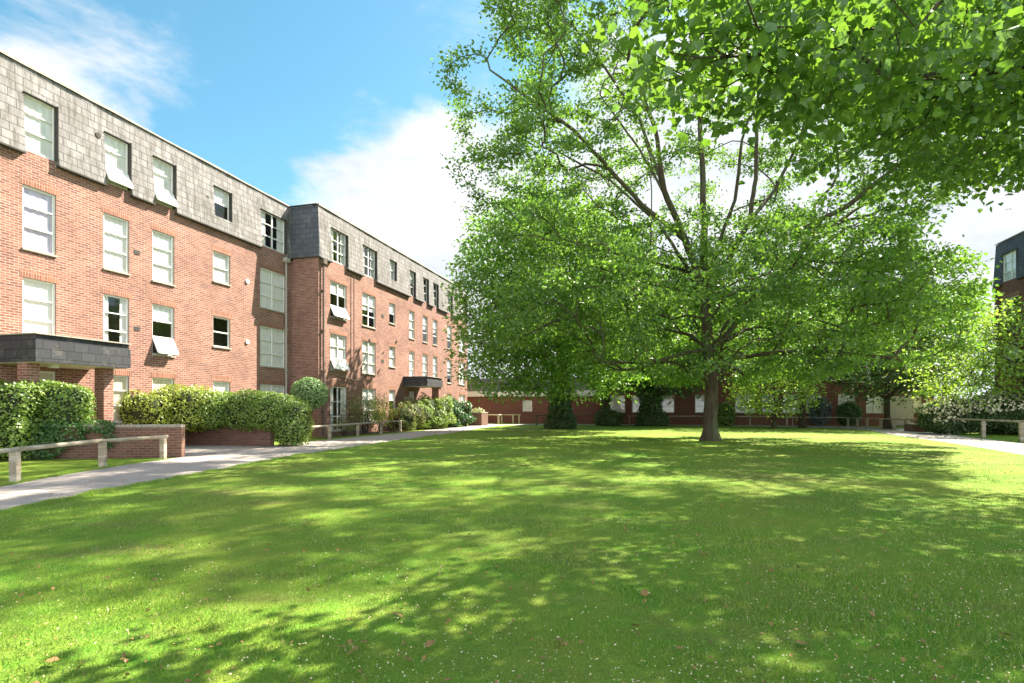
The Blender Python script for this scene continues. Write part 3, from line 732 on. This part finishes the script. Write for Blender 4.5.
for zt in (SK-2.0, SK-4.7):
    v = MB(); v.box(u1f(134), u1f(134)+.22, -.012, -.001, zt, zt+.15); v.build('air_brick', 'dark_edge', b1)
    v = MB(); v.box(u2f(381), u2f(381)+.3, PR-.012, PR-.001, zt, zt+.2); v.build('air_brick', 'dark_edge', b1)
ud0 = u2f(403)+.0; ud1 = ud0+2.6
canopy(b1, ud0, ud1, PR, 1.68, 3.42, .6, [(ud1-.5, ud1-.1, 1.1, 1.6)], (ud0+.25, ud0+.75))
# glazed balcony-style rail in front of the ground floor french window
rl = MB(); a, b = cF[0]-.15, cF[1]+.9
for z in (.15, 1.05): rl.bar((a, PR-.75, z), (b, PR-.75, z), .03, .03)
x = a
while x <= b+.001: rl.bar((x, PR-.75, .02), (x, PR-.75, 1.05), .018, .018); x += .13
for q in (a, b): rl.bar((q, PR-.75, 1.05), (q, PR-.01, 1.05), .03, .03); rl.bar((q, PR-.75, .02), (q, PR-.75, 1.08), .04, .04)
rl.build('guard_rail', 'iron', b1)

# building across the back
AB = math.atan2(N[1], N[0]); OB = (7.74, 49.3, 0)
b2 = empty('apartment_building', OB, AB, 'four-storey red-brick block across the back, mostly hidden behind the lawn tree', 'apartment building')
W = []
def ubk(px):
    t = (px-CX)/F; Y = 51.45/(1+.273*t); X = t*Y
    return math.hypot(X-OB[0], Y-OB[1])
for px, w_ in ((610,1.3), (632,1.0), (661,1.1), (695,1.0), (735,1.6), (762,1.2), (783,1.2), (806,1.1), (838,1.2), (866,1.2), (905,1.1)):
    for r, zt in enumerate((ZM, ZR[0], ZR[1], ZR[2])):
        a = ubk(px); h_ = 1.68 if r == 0 else 1.6
        if r == 3: h_ = 1.5
        addw((a, a+w_), zt, h_, 'grid' if w_ > 1.1 else 'three', 'curtain', ['none', 'half', 'sides', 'full'][r])
block(b2, 0, 25.3, 0, W, .15, 'brick_far', 'slate_shaded')
mb = MB(); mb.quad((0,0,0), (0,0,SK), (0,10,SK), (0,10,0)); mb.quad((25.3,0,0), (25.3,10,0), (25.3,10,SK+.12), (25.3,0,SK+.12)); mb.quad((0,10,0), (0,10,SK), (25.3,10,SK), (25.3,10,0)); mb.build('wall', 'brick_far', b2)
mb = MB(); mb.quad((0,-.14,SK), (0,.02,TOP), (0,10,TOP), (0,10,SK)); mb.quad((25.3,-.14,SK), (25.3,10,SK), (25.3,10,TOP), (25.3,.02,TOP)); mb.quad((0,10,SK), (0,10,TOP), (25.3,10,TOP), (25.3,10,SK)); mb.build('slate_return', 'slate_shaded', b2)
mb = MB(); mb.quad((0,.02,TOP-.01), (25.3,.02,TOP-.01), (25.3,10,TOP-.01), (0,10,TOP-.01)); mb.build('roof', 'roof_felt', b2)
downpipe(ubk(926), 0, 'white_paint', b2); downpipe(ubk(600)+.3, 0, 'white_paint', b2)
k = MB(); a = ubk(885); k.box(a, a+1.9, -.06, -.003, .05, 2.3); k.build('door', 'pale_pipe', b2)

# low link building between the two
OL = (-.0771*52.56, 52.56, 0); LL = math.hypot(7.74+4.05, 52.56-49.3)+.0
b3 = empty('outbuilding', OL, AB, 'single-storey brick building with white fascia and slate roof beyond the left path', 'building')
mb = MB(); wall_sheet(mb, -1.5, LL-.02, 0, 2.45, 0, [(5.2,6.1,1.1,2.1)], .12); mb.quad((-1.5,0,0), (-1.5,0,2.45), (-1.5,6,2.45), (-1.5,6,0)); mb.quad((-1.5,6,0), (-1.5,6,2.45), (LL-.02,6,2.45), (LL-.02,6,0)); mb.build('wall', 'brick_far', b3)
mb = MB(); mb.box(-1.6, LL-.02, -.12, 6.1, 2.455, 2.95); mb.build('fascia', 'white_paint', b3)
mb = MB(); mb.quad((-1.6,-.1,2.955), (LL-.02,-.1,2.955), (LL-.02,.5,4.2), (-1.6,.5,4.2)); mb.quad((-1.6,.5,4.2), (LL-.02,.5,4.2), (LL-.02,6,4.2), (-1.6,6,4.2)); mb.quad((-1.6,-.1,2.955), (-1.6,.5,4.2), (-1.6,6,4.2), (-1.6,6,2.955)); mb.build('roof', 'slate', b3)
window(b3, 5.2, 6.1, 1.1, 2.1, 0, 'two', 'curtain', 'full')

# block at the right edge, its slate side turned away from the sun
b4 = empty('apartment_building', (29.7, 34.4, 0), A+math.pi, 'brick block with shaded slate top storey cut off by the right edge', 'apartment building')
W = []
for u, w_ in ((.75,1.6), (3.6,1.6), (6.6,.95)):
    for r, zt in enumerate((ZM, ZR[0], ZR[1], ZR[2])): addw((u, u+w_), zt, 1.68 if r == 0 else 1.86, 'grid', 'curtain', ['full', 'none', 'half', 'full'][r])
block(b4, 0, 9.2, 0, W, .15, 'brick_far', 'slate_shaded')
mb = MB(); mb.quad((0,0,0), (0,0,SK+.1), (0,9,SK+.1), (0,9,0)); mb.quad((9.2,0,0), (9.2,9,0), (9.2,9,SK+.1), (9.2,0,SK+.1)); mb.quad((0,9,0), (0,9,SK), (9.2,9,SK), (9.2,9,0)); mb.build('wall', 'brick_far', b4)
mb = MB(); mb.quad((0,-.14,SK), (0,.02,TOP), (0,9,TOP), (0,9,SK)); mb.quad((9.2,-.14,SK), (9.2,9,SK), (9.2,9,TOP), (9.2,.02,TOP)); mb.quad((0,9,SK), (0,9,TOP), (9.2,9,TOP), (9.2,9,SK)); mb.build('slate_return', 'slate_shaded', b4)
mb = MB(); mb.quad((0,.02,TOP-.01), (9.2,.02,TOP-.01), (9.2,9,TOP-.01), (0,9,TOP-.01)); mb.build('roof', 'roof_felt', b4)
downpipe(.2, 0, 'pipe', b4)

# ------------------------------------------------------------------ garden walls, planters
def garden_wall(label, base, L, h, thick=.225, name='garden_wall', rz=None):
    """runs from base back towards the left building"""
    r = empty(name, base, (AB if rz is None else rz)+math.pi, label, 'wall')
    m = MB(); m.box(0, L, -thick, 0, 0, h-.075); m.build('brickwork', 'brick_old', r)
    m = MB(); x = 0
    while x < L-.01: m.box(x, min(L, x+.07)-.008, -thick-.006, .006, h-.073, h); x += .075
    m.build('coping', 'coping', r); return r
garden_wall('low brick garden wall behind the near rail, hedge growing over its far end', (-9.35,15.85,0), 3.75, .93, rz=.155)
garden_wall('low dark brick garden wall under the long clipped hedge', (-8.75,20.25,0), 4.6, .93)
def planter(label, c, L, Wd, h, rz, plant=None):
    r = empty('brick_planter', c, rz, label, 'planter'); m = MB()
    t = .2; m.box(-L/2, L/2, -Wd/2, -Wd/2+t, 0, h); m.box(-L/2, L/2, Wd/2-t, Wd/2, 0, h); m.box(-L/2, -L/2+t, -Wd/2+t, Wd/2-t, 0, h); m.box(L/2-t, L/2, -Wd/2+t, Wd/2-t, 0, h); m.build('brickwork', 'brick_old', r)
    m = MB(); e = .02; z = h+.003; m.box(-L/2-e, L/2+e, -Wd/2-e, -Wd/2+t, z, z+.06); m.box(-L/2-e, L/2+e, Wd/2-t, Wd/2+e, z, z+.06); m.box(-L/2-e, -L/2+t, -Wd/2+t, Wd/2-t, z, z+.06); m.box(L/2-t, L/2+e, -Wd/2+t, Wd/2-t, z, z+.06); m.build('coping', 'coping', r)
    m = MB(); m.box(-L/2+t, L/2-t, -Wd/2+t, Wd/2-t, h-.2, h-.05); m.build('soil', 'soil', r)
    return r
planter('dark brick planter with pale flowers at the far end of the left path', (-2.75,45.3,0), 1.15, 1.6, 1.0, AB)
shrub('flowering_plant', 'pale cream flowers spilling over the dark brick planter', 'plant', (-2.75,45.3,.9), [((-2.75,45.2,1.1),(.55,.6,.25),AB)], 'leaf_lime', 120, .09, 2, core=False, flowers=(160, .12, 'cream_flower'))
planter('low brick planter with light coping beside the right-hand path', (24.6,33.2,0), 1.8, 1.5, .42, -.25)

# ------------------------------------------------------------------ wooden rails
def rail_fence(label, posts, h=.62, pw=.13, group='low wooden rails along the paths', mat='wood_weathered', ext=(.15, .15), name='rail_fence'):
    b = posts[0]; r = empty(name, (b[0], b[1], 0), 0, label, 'fence', group); B = np.array([b[0], b[1]])
    for i, p in enumerate(posts):
        q = np.array(p)-B; m = MB(); a = np.array(posts[min(i+1, len(posts)-1)])-np.array(posts[max(i-1, 0)]); a = a/np.linalg.norm(a)
        s = pw/2; n_ = np.array([-a[1], a[0]]); lean = random.uniform(-.008, .008)
        cs = [q+a*s+n_*s, q-a*s+n_*s, q-a*s-n_*s, q+a*s-n_*s]; hh = h-.02+random.uniform(-.01, .01)
        top = [(c[0]+lean, c[1], hh) for c in cs]; bot = [(c[0], c[1], -.02) for c in cs]
        m.v = bot+top; m.f = [(0,3,2,1)[::-1], (4,5,6,7), (0,1,5,4)[::-1], (1,2,6,5)[::-1], (2,3,7,6)[::-1], (3,0,4,7)[::-1]]
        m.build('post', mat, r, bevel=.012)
    m = MB()
    for i, (p, q) in enumerate(zip(posts[:-1], posts[1:])):
        a = np.array(p)-B; c = np.array(q)-B; d = (c-a)/np.linalg.norm(c-a)
        if i == 0: a = a-d*ext[0]
        if i == len(posts)-2: c = c+d*ext[1]
        z0_ = h+random.uniform(-.006, .006)
        m.cyl((a[0], a[1], z0_), (c[0], c[1], z0_+random.uniform(-.01, .01)), .045, .045, 8)
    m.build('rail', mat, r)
    return r
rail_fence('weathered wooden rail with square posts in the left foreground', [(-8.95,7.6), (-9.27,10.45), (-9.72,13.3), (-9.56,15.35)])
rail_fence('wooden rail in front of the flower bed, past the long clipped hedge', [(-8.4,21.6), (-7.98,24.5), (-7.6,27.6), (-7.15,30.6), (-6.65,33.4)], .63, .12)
rail_fence('pale wooden rail turning a corner beyond the far planter', [(-2.2,49.2), (-1.15,47.9), (-.9,49.9), (.1,49.3), (.62,49.4)], .8, .13, mat='wood_pale')
rail_fence('dark wooden rail seen between the planter and the thick ivied trunk', [(2.0,45.6), (3.2,47.3), (5.4,48.6), (7.6,48.0), (9.6,47.4)], .78, .14, mat='wood_dark')
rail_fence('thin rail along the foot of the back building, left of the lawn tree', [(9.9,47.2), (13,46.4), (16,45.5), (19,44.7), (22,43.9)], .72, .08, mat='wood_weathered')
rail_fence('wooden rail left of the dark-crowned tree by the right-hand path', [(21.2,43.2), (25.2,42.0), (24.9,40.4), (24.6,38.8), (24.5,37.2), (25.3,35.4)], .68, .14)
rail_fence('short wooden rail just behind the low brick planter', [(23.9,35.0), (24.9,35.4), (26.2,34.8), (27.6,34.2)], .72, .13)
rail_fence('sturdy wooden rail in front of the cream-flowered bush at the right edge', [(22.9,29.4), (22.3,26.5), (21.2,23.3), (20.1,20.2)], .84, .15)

# ------------------------------------------------------------------ hedges and bushes
shrub('hedge', 'glossy green hedge with brighter top, leftmost, below the slate porch canopy', 'hedge', (-13.4,15.4,0),
      [((-12.75,15.62,1.3),(.95,.36,.8),.15), ((-13.7,15.05,1.05),(.9,.5,1.06),0), ((-15.2,14.6,1.05),(1.1,.8,1.05),0)], 'leaf_hedge', 900, .085, 4.5, lump=.09)
shrub('creeper', 'dark creeper hanging over the brick garden wall behind the near rail', 'plant', (-12.2,15.2,0),
      [((-12.3,15.3,.72),(.6,.18,.3),.15), ((-11.5,15.55,.88),(.5,.25,.16),.15), ((-12.7,15.15,.45),(.5,.16,.45),.15), ((-11.15,15.48,.66),(.12,.10,.33),0)], 'leaf_cool', 620, .08, 2.4, core=False, lump=.12)
shrub('hedge', 'long clipped hedge with lime top spilling over the end of the dark brick wall', 'hedge', (-10.6,20.9,0),
      [((-9.55,20.9,1.3),(1.45,.95,.74),AB), ((-11.6,21.1,1.3),(1.5,1.0,.72),AB), ((-8.15,20.75,.80),(.52,.75,.80),AB), ((-9.0,20.5,1.25),(.9,.65,.62),AB)], 'leaf_hedge', 640, .08, 3.2, lump=.09)
shrub('hedge', 'golden-leaved shrub mass left of the long clipped hedge, against the facade', 'hedge', (-12.9,19.6,0),
      [((-13.2,19.9,1.25),(1.3,.8,.72),AB), ((-12.2,20.6,1.35),(1.4,.9,.85),AB)], 'leaf_hedge_lime', 460, .085, 2.5, lump=.12)
shrub('topiary_tree', 'round pale-green topiary ball on a short stem by the inner corner', 'topiary', (-9.05,25.2,0),
      [((-9.1,25.2,2.05),(.82,.8,.72),0)], 'leaf_ball', 900, .07, 2, lump=.04, stem=[((-9.1,25.2,0),(-9.1,25.2,1.5),.05,.045), ((-9.1,25.2,1.0),(-9.4,25.1,1.7),.03,.02), ((-9.1,25.2,1.0),(-8.8,25.3,1.7),.03,.02)])
def loose(name, label, c, r, mat, n, ls, h, ns=9, flowers=None, cat='shrub', shape=SH_SIMPLE):
    root = empty(name, (c[0], c[1], 0), 0, label, cat)
    m = MB(); tips = []
    for i in range(ns):
        a = 2*math.pi*i/ns+random.uniform(-.3, .3); rr = r*random.uniform(.3, 1)
        mid = (math.cos(a)*rr*.4, math.sin(a)*rr*.4, h*.5); t = (math.cos(a)*rr, math.sin(a)*rr, h*random.uniform(.75, 1))
        m.cyl((math.cos(a)*.08, math.sin(a)*.08, 0), mid, .02, .014, 6); m.cyl(mid, t, .014, .006, 5); tips += [mid, t]
        for k in range(6):
            q = (t[0]+random.uniform(-.35, .35)*r, t[1]+random.uniform(-.35, .35)*r, t[2]*random.uniform(.35, 1.05)); tips.append(q)
    m.build('stems', 'bark_dark', root)
    tp = np.array(tips); p, nr, td, sz = leaves_around(tp, max(1, n//len(tp)), r*.22, ls, .8, .6, np.array([0, 0, h*.4]), 0.); k = p[:, 2] > .05
    leaf_mesh('foliage', p[k], nr[k], td[k], sz[k], shape, mat, root)
    if flowers:
        nf, fs, fm = flowers; q = tp[RNG.integers(0, len(tp), nf)]+RNG.normal(size=(nf, 3))*r*.25; q = q[q[:, 2] > .3]
        leaf_mesh('flowers', q, RNG.normal(size=q.shape), RNG.normal(size=q.shape), fs*np.ones(len(q)), SH_SIMPLE, fm, root)
    return root
loose('rose_bush', 'loose pale rose bush with reddish shoots behind the flower-bed rail', (-7.95,30.2), .95, 'leaf_rose', 2600, .09, 2.0, 11)
loose('rose_bush', 'smaller yellow-green loose bush right of the reddish rose bush', (-7.6,32.4), .75, 'leaf_hedge_lime', 1500, .09, 1.8, 8)
loose('rose_bush', 'low sparse pink-tinged bush between topiary and rose bush', (-8.4,28.0), .45, 'leaf_rose', 500, .08, .9, 6)
shrub('bush', 'bushy light-green shrub with a few pink tips where the flower-bed rail ends', 'bush', (-6.55,34.6,0), [((-6.7,34.7,.75),(.8,1.0,.8),0), ((-6.3,35.5,.9),(.7,.9,.95),0)], 'leaf_rose', 340, .11, 2, lump=.3)
shrub('bush', 'feathery mid-green shrub in front of the far porch', 'bush', (-5.85,36.6,0), [((-6.0,36.6,.85),(.8,1.0,.9),0), ((-5.6,37.6,1.05),(.9,1.0,1.1),0), ((-5.0,38.8,1.0),(.9,1.2,1.05),0), ((-5.0,37.4,.6),(.6,.9,.62),0)], 'leaf_hedge', 320, .12, 2, lump=.3)
shrub('bush', 'dark strap-leaved shrub between the far porch and the brick planter', 'bush', (-4.35,41.6,0), [((-4.6,40.6,.85),(.9,1.2,.9),0), ((-4.2,42.4,.95),(1.0,1.5,1.0),0)], 'leaf_lily', 300, .18, 2, lump=.26, up=.6)
shrub('flowering_bush', 'wide dark bush topped with cream blossom by the right-hand path', 'bush', (24.2,29.6,0),
      [((23.6,30.2,.95),(1.5,1.3,.98),0), ((26.0,29.6,1.05),(2.0,1.4,1.08),0), ((22.9,29.6,.55),(.7,.7,.58),0)], 'leaf_dark', 330, .11, 2.2, lump=.12, flowers=(2600, .17, 'cream_flower'))
shrub('bush', 'blue-grey shrub against the brick, right of the lime-yellow tree', 'bush', (24.0,42.4,0), [((23.6,43.0,1.15),(.85,.7,1.1),0)], 'leaf_grey', 300, .12, 2, lump=.15)
shrub('bush', 'plain green shrub against the brick, right of the blue-grey one', 'bush', (25.8,42.2,0), [((25.6,42.6,.95),(.95,.7,.95),0)], 'leaf_cool', 300, .12, 2, lump=.12)
shrub('bush', 'narrow conical green shrub seen right beside the lawn tree trunk', 'bush', (16.7,43.4,0), [((16.6,43.6,.85),(.75,.7,1.0),0)], 'leaf_hedge', 300, .11, 1.8, lump=.08)
shrub('bush', 'low yellow-green bush between low planter and cream-flowered bush', 'bush', (27.4,33.2,0), [((27.6,33.4,.9),(1.5,1,.95),0)], 'leaf_lime', 300, .11, 2, lump=.12)
# flower bed soil along the protruding block
sheet('flower_bed', [(-9.3,26.2), (-8.6,25.6), (-6.2,34.5), (-7.3,35.4)], .018, 'soil')

# ------------------------------------------------------------------ grass blades, litter
def blades():
    L = []
    for (y0, y1, dens, h_) in ((2.0, 5.0, 2600, .034), (5.0, 8.5, 1000, .036), (8.5, 14, 300, .04), (14, 24, 70, .045)):
        n = int(dens*(y1-y0)*(y1*1.9)); y = RNG.uniform(y0, y1, n); x = RNG.uniform(-.97, .97, n)*y1
        k = (np.abs(x) < y*.97+.2) & (x > -7.0)
        x, y = x[k], y[k]; L.append((x, y, np.full(len(x), h_)))
    n = 26000; ye = 7+22*RNG.uniform(0, 1, n)**1.7; sd_ = RNG.uniform(0, 1, n) < .6
    ex_ = np.where(sd_, np.interp(ye, [p[1] for p in nearL], [p[0] for p in nearL])+np.abs(RNG.normal(size=n))*.10-.07-.05*np.sin(ye*3.1)*np.sin(ye*7.7), np.interp(ye, [p[1] for p in farL], [p[0] for p in farL])-np.abs(RNG.normal(size=n))*.12+.06)
    k = sd_ | (ye < 15.3) | (ye > 22); L.append((ex_[k], ye[k], np.full(k.sum(), .06)))
    x = np.concatenate([a[0] for a in L]); y = np.concatenate([a[1] for a in L]); h_ = np.concatenate([a[2] for a in L])
    cl = .75+.35*np.sin(x*2.1+np.sin(y*1.7)*2)*np.sin(y*2.6+x)
    pos = np.stack([x, y, 0*x], 1); n = len(x)
    nr = np.stack([RNG.normal(size=n), RNG.normal(size=n), .15*np.ones(n)], 1)
    td = np.stack([RNG.normal(size=n)*.55, RNG.normal(size=n)*.55, np.ones(n)], 1)
    o = leaf_mesh('grass', pos, nr, td, h_*cl*RNG.uniform(.6, 1.4, n), SH_BLADE, 'blade'); tag(o, 'short mown grass of the lawn', 'grass', kind='stuff')
    print('blades', n)
blades()
def litter():
    n = 26000; y = 2.2+14*RNG.uniform(0, 1, n)**1.6; x = RNG.uniform(-.95, .95, n)*y
    d = .35+.65*(np.sin(x*1.3+1)*np.sin(y*.9+x*.5) > -.2); k = (RNG.uniform(0, 1, n) < d*np.clip(.55+.06*x, .25, 1)) & (x > -6.6); x, y = x[k], y[k]; n = len(x)
    p = np.stack([x, y, RNG.uniform(.018, .034, n)], 1)
    o = leaf_mesh('fallen_blossom', p, RNG.normal(size=(n, 3))*.5+np.array([0, 0, 1.]), RNG.normal(size=(n, 3))*np.array([1, 1, .1]), RNG.uniform(.006, .017, n), SH_SIMPLE, 'petal')
    tag(o, 'small pale fallen blossom scattered over the grass', 'blossom litter', kind='stuff')
    n = 1100; y = 2.6+14*RNG.uniform(0, 1, n)**1.5; x = RNG.uniform(-.9, .9, n)*y; k = x > -6.4; x, y = x[k], y[k]; n = len(x)
    p = np.stack([x, y, RNG.uniform(.02, .035, n)], 1)
    o = leaf_mesh('leaf_litter', p, RNG.normal(size=(n, 3))*.4+np.array([0, 0, 1.]), RNG.normal(size=(n, 3))*np.array([1, 1, .1]), RNG.uniform(.012, .045, n), SH_SIMPLE, 'dry_leaf')
    tag(o, 'small dry brown leaf scraps scattered over the grass', 'leaf litter', kind='stuff')
litter()
def path_litter():
    n = 260; y = 8+26*RNG.uniform(0, 1, n)**1.3; t = RNG.uniform(0, 1, n)**2
    fx = np.interp(y, [p[1] for p in farL], [p[0] for p in farL]); nx = np.interp(y, [p[1] for p in nearL], [p[0] for p in nearL])
    x = np.where(RNG.uniform(0, 1, n) < .5, nx-(nx-fx)*t, fx+(nx-fx)*t)
    p = np.stack([x, y, np.full(n, .022)], 1)
    o = leaf_mesh('path_litter', p, RNG.normal(size=(n, 3))*.2+np.array([0, 0, 1.]), RNG.normal(size=(n, 3))*np.array([1, 1, .05]), RNG.uniform(.02, .06, n), SH_SIMPLE, 'dry_leaf')
    tag(o, 'small dry leaf scraps lying on the left path', 'leaf litter', kind='stuff')
path_litter()
sv, sf = SH_MAPLE
def ground_at(px, py): Y = F*H/(py-HY); return ((px-CX)/F*Y, Y)
proto = None
for i, (px, py) in enumerate([(340,653), (352,658), (362,648), (448,628), (408,664), (432,651), (397,618), (306,527), (58,664), (806,650), (632,630), (875,620), (888,553), (700,556), (1005,640), (648,597), (770,575), (556,646)]):
    x, y = ground_at(px, py)
    if proto is None:
        v = sv.copy(); v[:, 2] = .10*np.sin(v[:, 0]*5)+.12*v[:, 1]**2
        proto = np_mesh('dry_leaf', v, np.array(sf), 'dry_leaf'); o = proto
    else:
        o = proto.copy(); COL.objects.link(o)
    s = random.uniform(.045, .08)*(1 if y < 5 else 1.2); o.scale = (s, s*random.uniform(.7, 1), s); o.location = (x, y, .035); o.rotation_euler = (random.uniform(-.4, .4), random.uniform(-.4, .4), random.uniform(0, 6))
    tag(o, 'curled red-brown fallen leaf lying on the shaded lawn', 'fallen leaf', 'larger dry leaves on the lawn')

# ------------------------------------------------------------------ sky, sun, camera
SUN_EL = R(46); SUN_AZ = math.atan2(.7505, .6606)          # from +Y towards +X
w = bpy.data.worlds.new('World'); sc.world = w; w.use_nodes = True; nt = w.node_tree; nt.nodes.clear()
sky = nt.nodes.new('ShaderNodeTexSky'); sky.sky_type = 'NISHITA'; sky.sun_disc = False; sky.sun_elevation = SUN_EL; sky.sun_rotation = SUN_AZ
sky.altitude = 50; sky.air_density = 1.0; sky.dust_density = .6; sky.ozone_density = 2.0
SKY_S = .06
hs = nt.nodes.new('ShaderNodeHueSaturation'); hs.inputs['Saturation'].default_value = 1.16; hs.inputs['Hue'].default_value = .468; hs.inputs['Value'].default_value = .90
nt.links.new(sky.outputs[0], hs.inputs['Color'])
geo = nt.nodes.new('ShaderNodeTexCoord').outputs['Generated']
def vdot(c, k):                                  # soft round region of the sky about the direction c
    v = Vector(c).normalized()
    n = nt.nodes.new('ShaderNodeVectorMath'); n.operation = 'DISTANCE'; nt.links.new(geo, n.inputs[0]); n.inputs[1].default_value = v
    m = nt.nodes.new('ShaderNodeMapRange'); m.interpolation_type = 'SMOOTHSTEP'; nt.links.new(n.outputs['Value'], m.inputs['Value'])
    m.inputs['From Min'].default_value = 0; m.inputs['From Max'].default_value = k; m.inputs['To Min'].default_value = 1; m.inputs['To Max'].default_value = 0
    return m.outputs[0]
def mth(op, a, b, c=None):
    n = nt.nodes.new('ShaderNodeMath'); n.operation = op
    for i, v in enumerate((a, b) if c is None else (a, b, c)):
        if hasattr(v, 'is_linked'): nt.links.new(v, n.inputs[i])
        else: n.inputs[i].default_value = v
    return n.outputs[0]
def dirp(px, py): return ((px-CX)/F, 1, (HY-py)/F)
tot = None
for (px, py, k, a) in ((30,60,.16,.48), (95,100,.17,.33), (180,70,.12,.30), (330,200,.15,.44), (395,200,.19,.50), (455,170,.15,.34), (440,270,.30,.22), (700,250,.62,.75), (1000,240,.6,.6), (860,60,.5,.45), (560,330,.5,.28), (200,330,.4,.1)):
    s = mth('MULTIPLY', vdot(dirp(px, py), k), a); tot = s if tot is None else mth('ADD', tot, s)
nz = noise(nt, 4.5, 9, .6, mapping(nt, geo, (1, 1, 2.2)), .3)
sep = nt.nodes.new('ShaderNodeSeparateXYZ'); nt.links.new(geo, sep.inputs[0])
hor = nt.nodes.new('ShaderNodeMapRange'); nt.links.new(sep.outputs[2], hor.inputs['Value']); hor.inputs['From Min'].default_value = .0; hor.inputs['From Max'].default_value = .42; hor.inputs['To Min'].default_value = .35; hor.inputs['To Max'].default_value = 0
dens = mth('ADD', mth('ADD', mth('MULTIPLY', mth('SUBTRACT', nz, .5), 1.7), tot), hor.outputs[0])
cm = nt.nodes.new('ShaderNodeMapRange'); cm.interpolation_type = 'SMOOTHSTEP'; nt.links.new(dens, cm.inputs['Value']); cm.inputs['From Min'].default_value = .20; cm.inputs['From Max'].default_value = .70
n2 = noise(nt, 7, 5, .6, mapping(nt, geo, (1, 1, 2)))
cc = mix(nt, ramp(nt, n2, [(.35, 0.0), (.65, 1.0)]), (3.25, 3.5, 3.8), (4.5, 4.6, 4.7))
beh_fill = nt.nodes.new('ShaderNodeMapRange'); nt.links.new(sep.outputs[1], beh_fill.inputs['Value']); beh_fill.inputs['From Min'].default_value = .5; beh_fill.inputs['From Max'].default_value = -.2; beh_fill.inputs['To Min'].default_value = 1; beh_fill.inputs['To Max'].default_value = 2.6  # added fill: unseen clouds behind the camera brightened to lift shaded faces
vm = nt.nodes.new('ShaderNodeVectorMath'); vm.operation = 'SCALE'; nt.links.new(cc, vm.inputs[0]); nt.links.new(beh_fill.outputs[0], vm.inputs['Scale']); cc = vm.outputs[0]
back = nt.nodes.new('ShaderNodeMapRange'); nt.links.new(sep.outputs[1], back.inputs['Value']); back.inputs['From Min'].default_value = .1; back.inputs['From Max'].default_value = -.5; back.inputs['To Max'].default_value = .45  # more cloud added behind the camera to feed that fill
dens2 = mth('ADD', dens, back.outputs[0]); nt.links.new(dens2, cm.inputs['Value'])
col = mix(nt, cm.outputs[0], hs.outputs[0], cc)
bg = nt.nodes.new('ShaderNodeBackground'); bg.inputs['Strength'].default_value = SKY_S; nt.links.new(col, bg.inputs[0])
wo = nt.nodes.new('ShaderNodeOutputWorld'); nt.links.new(bg.outputs[0], wo.inputs[0])
ld = bpy.data.lights.new('sun', 'SUN'); ld.energy = 5.0; ld.angle = R(.53); ld.color = (1, .92, .76)
lo = bpy.data.objects.new('sun', ld); COL.objects.link(lo)
sd = Vector((math.sin(SUN_AZ)*math.cos(SUN_EL), math.cos(SUN_AZ)*math.cos(SUN_EL), math.sin(SUN_EL)))
lo.rotation_euler = sd.to_track_quat('Z', 'Y').to_euler(); lo.location = (30, 30, 40)
cd = bpy.data.cameras.new('camera'); co = bpy.data.objects.new('camera', cd); COL.objects.link(co); sc.camera = co
co.location = (0, 0, H); co.rotation_euler = (math.pi/2, 0, 0)
cd.sensor_width = 36; cd.lens = F/1024*36; cd.shift_y = (HY-341.5)/1024; cd.clip_start = .1; cd.clip_end = 3000
sc.view_settings.view_transform = 'Standard'; sc.view_settings.look = 'None'; sc.view_settings.exposure = 2.15; sc.view_settings.gamma = 1
sc.cycles.use_denoising = True; sc.cycles.max_bounces = 8; sc.cycles.diffuse_bounces = 4; sc.cycles.transmission_bounces = 6; sc.cycles.transparent_max_bounces = 8
sc.cycles.sample_clamp_indirect = 8
